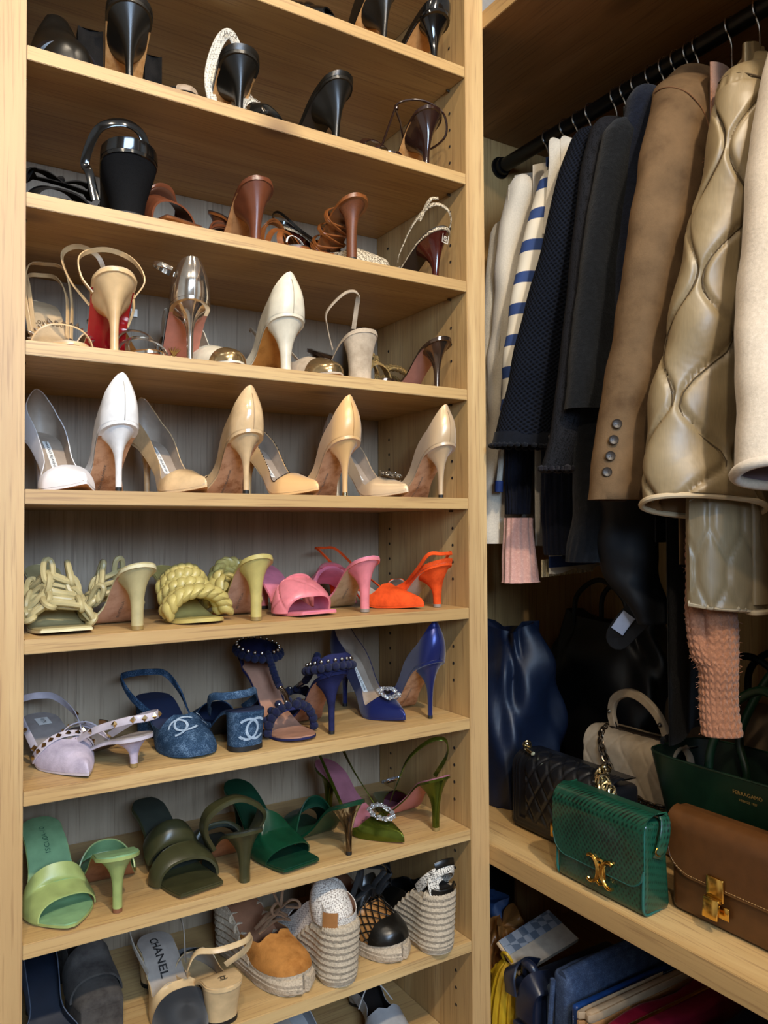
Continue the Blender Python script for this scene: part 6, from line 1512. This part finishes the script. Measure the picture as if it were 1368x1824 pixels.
# beige quilted bag
BEQ = lea('beige quilted leather', 'b7a388', .42); 
g = bag('beige_quilted_bag', 'beige quilted top-handle bag with a dark twisted chain, behind the black one', 1.165, 1.022)
def dia2(s_, d, tot):
    u, v = s_*.21, d; q = min(abs(((u/.052+v/.070) % 1)-.5), abs(((u/.052-v/.070) % 1)-.5)); return .0014*(1-exp(-(q/.06)**2))
rbox('body', BEQ, g, (.003, -.103, 0), (.090, .103, .178), .014)
flap('quilted_flap', BEQ, g, -.106, .106, .088, .0, .192, .17, r=.030, corner=.02, th=.002, disp=dia2, ny=90, nz=60)
rbox('top_plate', mat('dark bronze leather', '2b231d', .3), g, (.030, -.080, .190), (.052, .070, .1975), .002, 2)
hp = spline([(.040, .066, .196), (.038, .070, .222), (.034, .058, .252), (.030, .024, .270), (.030, -.010, .266), (.034, -.040, .244), (.038, -.056, .216), (.040, -.062, .192)], 8)
MB().ribbon(hp, [.017]*len(hp), .009, lambda p: V((-.9, .1*p.y, .4*(p.z-.2)))).build('top_handle', BEQ, g)
for yy, zz_ in ((.069, .226), (-.053, .224)): MB().lathe([(0, 0), (.0045, .0006), (.003, .003), (0, .004)], 12, mat=Matrix.Translation((.030, yy, zz_)) @ Matrix.Rotation(-pi/2, 4, 'Y')).build('handle_stud', GUN, g)
for yy in (.067, -.064): MB().tube([V((.038, yy+.010*cos(2*pi*k/14), .196+.012*sin(2*pi*k/14))) for k in range(14)], .0016, 6, closed=True).build('handle_ring', GUN, g)
CP = resample(spline([V((.034, .078, .194)), V((.012, .070, .190)), V((-.006, .056, .166)), V((-.010, .036, .136)), V((-.012, .010, .110)), V((-.014, -.020, .098)), V((-.012, -.06, .088)), V((.004, -.10, .092)), V((.04, -.112, .12))], 8), .0085)
BRZ = mat('dark bronze chain', '6d6153', .22, .95, 'metal')
for i in range(len(CP)-1): link(g, (CP[i]+CP[i+1])/2, CP[i+1]-CP[i], V((-.8, .2, .5)), .0155, .0105, .0023, BRZ, twist=.6 if i % 2 else -.9)
MB().ribbon(spline([(.04, -.070, .195), (.040, -.092, .193), (.036, -.112, .180), (.032, -.120, .150)], 6), .016, .003, lambda p: V((0, -.6, .8))).build('strap_tab', BEQ, g)

# dark green tote
DGT = lea('dark green tote leather', '112a1a', .34); DGI = lea('dark green inside', '0d2014', .5)
g = bag('green_tote', 'dark green leather tote with long upright handles and small gold lettering', 1.175, .735)
rows = []; n = 60
def trs(z, k=1, off=0): # rounded-rectangle section of the tote
    r = []; hx, hy = lerp(.055, .082, z/.19)-off, lerp(.150, .190, z/.19)-off
    for j in range(n):
        t = 2*pi*j/n; r.append(V((hx*k*math.copysign(abs(cos(t))**.35, cos(t)), hy*k*math.copysign(abs(sin(t))**.35, sin(t)), z-.020*(math.copysign(abs(sin(t))**.35, sin(t)))**2*0)))
    return r
rim = lambda z: z
rows = [trs(.001, .02), trs(.001), trs(.04), trs(.09), trs(.14), trs(.205), trs(.205, 1, .003), trs(.10, 1, .004), trs(.012, 1, .006), trs(.012, .02)]
MB().grid(rows, cv=True, cap=True, mf=lambda i, j: 1 if i >= 6 else 0).build('body', [DGT, DGI], g)
MB().tube(trs(.205, 1, .0015), .0022, 6, closed=True).build('rim_binding', DGT, g)
for xx, hh, sp_ in ((-.052, .0, 0), (.052, .04, .02)):
    MB().tube(spline([(xx, .085, .120), (xx+.004, .085, .17), (xx+.012, .080+sp_, .235), (xx+.02, .04, .310+hh), (xx+.02, -.02, .330+hh), (xx+.012, -.075, .25), (xx+.004, -.085, .17), (xx, -.085, .120)], 8), .0072, 12).build('handle', DGT, g)
fn = lambda a, b: V((-lerp(.055, .082, (.182+b)/.19)-.0012, -.008-a, .182+b))
text_mb('FERRAGAMO', .0085, fn).build('gold_lettering', INKGOLD, g, smooth=False, fix=False)
fn2 = lambda a, b: V((-lerp(.055, .082, (.171+b)/.19)-.0012, -.008-a, .171+b))
text_mb('FIRENZE 1927', .0050, fn2).build('gold_lettering', INKGOLD, g, smooth=False, fix=False)

# big slouchy bags in the dark corner
NSL = lea('navy slouchy leather', '0e1a30', .48); BTO = lea('black tote leather', '0f0f10', .45)
def slouch(name, lab, x, y, hx, hy, h, m_, seed, rz=0, lean=0):
    g = bag(name, lab, x, y, ZS, rz); rnd = random.Random(seed); ph = [rnd.uniform(0, 6) for _ in range(6)]; rows = []; n = 64
    for i in range(31):
        v = i/30; z = h*v; r = []
        k = 1+.10*sin(pi*min(1, v*1.15))-.30*ss(.75, 1, v)
        for j in range(n):
            t = 2*pi*j/n; w_ = .010*sin(3*t+ph[0]+v*5)+.008*sin(5*t+ph[1]-v*9)+.006*sin(9*t+ph[2]+v*14)
            kx = k*(1-.35*ss(.3, 1, v)); r.append(V(((hx*kx+w_*v)*math.copysign(abs(cos(t))**.55, cos(t))+lean*v, (hy*k+w_)*math.copysign(abs(sin(t))**.55, sin(t)), max(.0005, z+.012*sin(2*t+ph[3])*v))))
        rows.append(r)
    MB().grid([[p*1 for p in rows[0]]]+rows+[[V((lean, 0, h*.94))+(p-V((lean, 0, h)))*.25 for p in rows[-1]]], cv=True, cap=True).build('body', m_, g, ang=70)
    return g
g = slouch('navy_slouch_bag', 'large slouchy navy leather bag in the back corner beside the post', 1.155, 1.345, .085, .088, .375, NSL, 3)
MB().tube(spline([(-.090, .03, .03), (-.096, .035, .16), (-.085, .04, .30)], 6), .0022, 6).build('side_seam', mat('navy seam', '101b2e', .5), g)
MB().lathe([(0, 0), (.006, .001), (.006, .003), (0, .004)], 12, mat=Matrix.Translation((-.092, .062, .11)) @ Matrix.Rotation(-pi/2, 4, 'Y')).build('snap_stud', GUN, g)
g = slouch('black_tote', 'large dark tote standing behind the navy bag against the back', 1.40, 1.265, .078, .160, .385, BTO, 8)
for xx in (-.04, .05): MB().tube(spline([(xx, .08, .36), (xx, .07, .43), (xx, .0, .47), (xx, -.07, .43), (xx, -.08, .36)], 8), .006, 8).build('handle', BTO, g)
TAU = lea('taupe tote leather', '6f5a43', .5)
g = bag('taupe_tote', 'wide taupe leather tote standing behind the green tote', 1.435, .93)
rbox('body', TAU, g, (-.075, -.26, 0), (.075, .185, .235), .02, taper=lambda c: V((c.x*(1-.3*c.z/.24), c.y, c.z)))
for xx in (-.058, .05): MB().tube(spline([(xx, .05, .20), (xx-.01, .04, .30), (xx-.015, -.03, .345), (xx-.01, -.10, .30), (xx, -.11, .20)], 8), .007, 10).build('handle', BTO, g)
stitches(g, [V((-.070, y, .11)) for y in [lerp(-.24, .17, k/60) for k in range(61)]], mat('dark thread', '3c2f22', .8), V((-1, 0, 0)))

# ------------------------------------------------------------------ bags filed on the lower shelf
ZL = CZ-.975
def pouch(name, lab, x0, x1, y, hgt, th, m_, rz=0, tilt=0, edge=None, soft=.0, cat='pouch', r=None):
    g = bag(name, lab, x0, y, ZL, rz, cat); g.rotation_euler = (tilt, 0, rz)
    rbox('body', m_, g, (0, -th/2, 0), (x1-x0, th/2, hgt), r or min(.010, th*.42), 4, disp=(lambda c: V((0, soft*sin(c.x*38+c.z*25)*(c.z/hgt), soft*.6*sin(c.x*30)*(c.z/hgt)))) if soft else None, cuts=6 if soft else 0)
    return g
DNV = lea('dark navy leather', '151c2e', .34)
g = pouch('navy_satchel', 'dark navy leather satchel with wide closing strap, front of the lower shelf', .955, 1.20, 1.078, .160, .062, DNV, .0, cat='handbag')
MB().ribbon(spline([(.040, -.030, .166), (.006, -.028, .172), (-.006, -.020, .160), (-.007, -.010, .130), (-.004, -.006, .100)], 6), .040, .004, lambda p: V((-.9, -.2, .4))).build('closing_strap', DNV, g)
MB().ribbon(spline([(.06, .034, .160), (.010, .034, .176), (-.010, .028, .165), (-.012, .022, .135)], 6), .034, .004, lambda p: V((-.9, .2, .4))).build('closing_strap', DNV, g)
MB().tube(spline([(.02, -.012, .168), (.015, -.006, .186), (.015, .010, .186), (.02, .016, .168)], 5), .009, 10).build('rolled_handle', DNV, g)
rbox('front_pocket', DNV, g, (-.008, -.024, .012), (.004, .024, .088), .004, 3)
NQ = lea('slate quilted leather', '3a4757', .4)
g = pouch('slate_quilted_bag', 'slate blue quilted bag standing between the satchel and the denim pouch', .975, 1.22, 1.030, .172, .034, NQ, cat='handbag')
for k in range(5): MB().tube([(.02+.05*k, -.0175, .01), (.02+.05*k+.04, -.0175, .165)], .0009, 5).build('quilting_line', mat('slate thread', '232c38', .7), g)
CHKM = None
def check_mat():
    m_, nt, b, nd, lk = nodes('pale checker canvas'); t = N(nt, 'ShaderNodeTexChecker', Scale=62); lk.new(coords(nt), t.inputs['Vector'])
    t.inputs['Color1'].default_value = (*lin('8f9399'), 1); t.inputs['Color2'].default_value = (*lin('5d6672'), 1); lk.new(t.outputs['Color'], b.inputs['Base Color']); b.inputs['Roughness'].default_value = .5; return m_
A_, B_, C_, D_ = V((.978, 1.176, CZ-.792)), V((1.115, 1.185, CZ-.772)), V((1.125, 1.112, CZ-.800)), V((.978, 1.112, CZ-.822))
g = bag('checker_pouch', 'flat pouch, half pale checker and half beige, lying on top of the lower bags', A_.x, A_.y, A_.z, 0, 'pouch')
nn = (B_-A_).cross(D_-A_).normalized(); nn = nn if nn.z > 0 else -nn
def slab4(f0, f1, th, m_, name, out=0):
    q = [A_.lerp(D_, f0), B_.lerp(C_, f0), B_.lerp(C_, f1), A_.lerp(D_, f1)]; q = [p-A_ for p in q]
    MB().add([p+nn*(th/2+out) for p in q]+[p-nn*th/2 for p in q], [(0, 1, 2, 3), (7, 6, 5, 4), (0, 4, 5, 1), (1, 5, 6, 2), (2, 6, 7, 3), (3, 7, 4, 0)]).build(name, m_, g, smooth=False)
slab4(0, .46, .012, check_mat(), 'checker_half'); slab4(.46, 1, .010, lea('warm grey canvas', 'a89a88', .5), 'plain_half')
MB().tube([p-A_ for p in (D_, A_)], .0045, 8).build('zip', mat('tan zip tape', 'b59a77', .6), g)
DNM = mat('slate denim', '37435a', .85, 0, 'denim', '53647f')
g = pouch('denim_pouch', 'slate denim pouch with rolled top edge on the lower shelf', .962, 1.26, .997, .216, .036, DNM, .0, soft=.002)
MB().tube(spline([(.002, -.006, .212), (.10, -.004, .2165), (.20, .0, .215), (.29, .002, .210)], 6), .009, 12).build('rolled_edge', DNM, g)
MB().tube(spline([(-.002, .016, .008), (-.006, .018, .10), (-.002, .012, .200)], 6), .005, 8).build('side_welt', DNM, g)
BLU = lea('cobalt blue leather', '143468', .3)
g = pouch('blue_pouch', 'cobalt blue leather pouch with pale stitching on the lower shelf', .957, 1.25, .958, .182, .014, BLU)
stitches(g, [V((x, -.0072, .174)) for x in [.01+.27*k/50 for k in range(51)]]+[], mat('pale blue thread', '9db4d6', .8), V((0, -1, 0)))
stitches(g, [V((-.0005, 0, z)) for z in [.01+.16*k/40 for k in range(41)]], mat('pale blue thread', '9db4d6', .8), V((-1, 0, 0)))
BGE = lea('tan beige canvas', 'a58c6e', .45)
g = pouch('printed_pouch', 'beige pouch with tan leather binding and red printed figures', .957, 1.24, .928, .186, .020, BGE)
for dz, m_ in ((.186, BGE), (.172, lea('tan binding', '9d6f43', .4))): MB().ribbon(spline([(.28, -.0115, dz-.004), (.10, -.0115, dz-.004), (.004, -.0115, dz-.004), (-.003, 0, dz-.004), (.004, .0115, dz-.004), (.2, .0115, dz-.004)], 6), .011, .0016, lambda p: V((-.6 if p.x < .003 else 0, p.y, 0))).build('leather_binding', m_, g)
rnd = random.Random(6)
for k in range(16):
    x, z = .01+.017*k*.9, rnd.uniform(.09, .155); MB().lathe([(0, 0), (rnd.uniform(.004, .008), .0003), (0, .0006)], 9, mat=Matrix.Translation((x, -.0103, z)) @ Matrix.Rotation(pi/2, 4, 'X')).build('printed_patch', [mat('red print', 'a3313a', .6), mat('dark print patch', '33262a', .6), mat('cream print', 'd8c9b4', .6)][k % 3], g)
REDL = lea('crimson leather', '6d1024', .3)
g = pouch('crimson_bag', 'crimson leather bag with zip top, lower right of the shelf', .962, 1.27, .872, .184, .060, REDL, .0, soft=.004, cat='handbag')
MB().tube([(.01, -.004, .186), (.30, -.004, .186)], .003, 8).build('zip', GOLD, g)
rnd = random.Random(7)
for k in range(5): MB().tube([V((.02+.004*k+.010*cos(2*pi*j/12), -.034, .165-.012*k+.008*sin(2*pi*j/12))) for j in range(12)], .0018, 6, closed=True).build('zip_charm', GOLD, g)
g = pouch('navy_pouch', 'midnight blue pouch at the lower right in shadow', .965, 1.25, .790, .178, .040, DNV, soft=.003)
MB().tube([V((-.004, .010*cos(2*pi*j/14), .15+.014*sin(2*pi*j/14))) for j in range(14)], .0022, 6, closed=True).build('strap_ring', STEEL, g)
g = pouch('black_pouch', 'black leather pouch at the far right of the lower shelf', .970, 1.25, .715, .170, .045, BTO, soft=.003)
YLW = lea('mustard yellow leather', 'b08c18', .4)
g = slouch('yellow_pouch', 'gathered mustard yellow leather bag squeezed beside the post', 1.0, 1.150, .042, .036, .150, YLW, 5)
g.location.z = ZL+.0004; g['group'] = 'bags on the lower shelf'
for k in range(9):
    a = pi*.55+pi*.9*k/8; MB().tube(spline([(.050*cos(a), .042*sin(a), .01), (.050*cos(a), .042*sin(a), .07), (.036*cos(a), .032*sin(a), .13), (.018*cos(a), .014*sin(a), .155)], 5), .0085, 8).build('pleat', YLW, g)
MB().tube(spline([(-.015, .01, .15), (-.028, .008, .172), (-.030, -.008, .180), (-.020, -.018, .160)], 6), .003, 8).build('cord_tie', YLW, g)
WOV = lea('cognac woven leather', '7d5227', .4)
g = slouch('woven_bag', 'cognac woven leather bag just visible beside the post', 1.03, 1.225, .060, .036, .195, WOV, 12); g.location.z = ZL+.0004; g['group'] = 'bags on the lower shelf'
for k in range(10):
    for q in (-1, 1): MB().ribbon([V((-.064+.0045*sin(pi*i/10), -.036+.072*i/10, .03+.016*k+q*.03*(i/10-.5))) for i in range(11)], .010, .002, lambda p: V((-1, 0, 0))).build('woven_strip', WOV, g)
CAPB = mat('blue nylon', '27416a', .55, 0, 'nylon')
g = slouch('blue_nylon_bag', 'blue nylon bag with dark lettering half hidden by the post', 1.04, 1.300, .056, .056, .215, CAPB, 21); g.location.z = ZL+.0004; g['group'] = 'bags on the lower shelf'
fn = lambda a, b: V((-.052-.010*cos(a*8)-.012*(1 if b > 0 else 1), -.020-a*.86, .168+b))
text_mb('PRADA', .024, fn).build('lettering', mat('navy embroidery', '0d1424', .7), g, smooth=False, fix=False)
BLT = lea('black coiled leather', '141414', .35)
g = thing('coiled_belt', 'black leather belt coiled up on the lower shelf behind the post', 'belt', (1.12, 1.380, ZL+.0004))
MB().ribbon([V(((.020+.0026*k/3)*cos(k*.35), (.018+.0016*k/3)*sin(k*.35), .17+.0*k)) for k in range(62)], .30, .0022, lambda p: V((p.x, p.y, 0))).build('belt_strap', BLT, g)
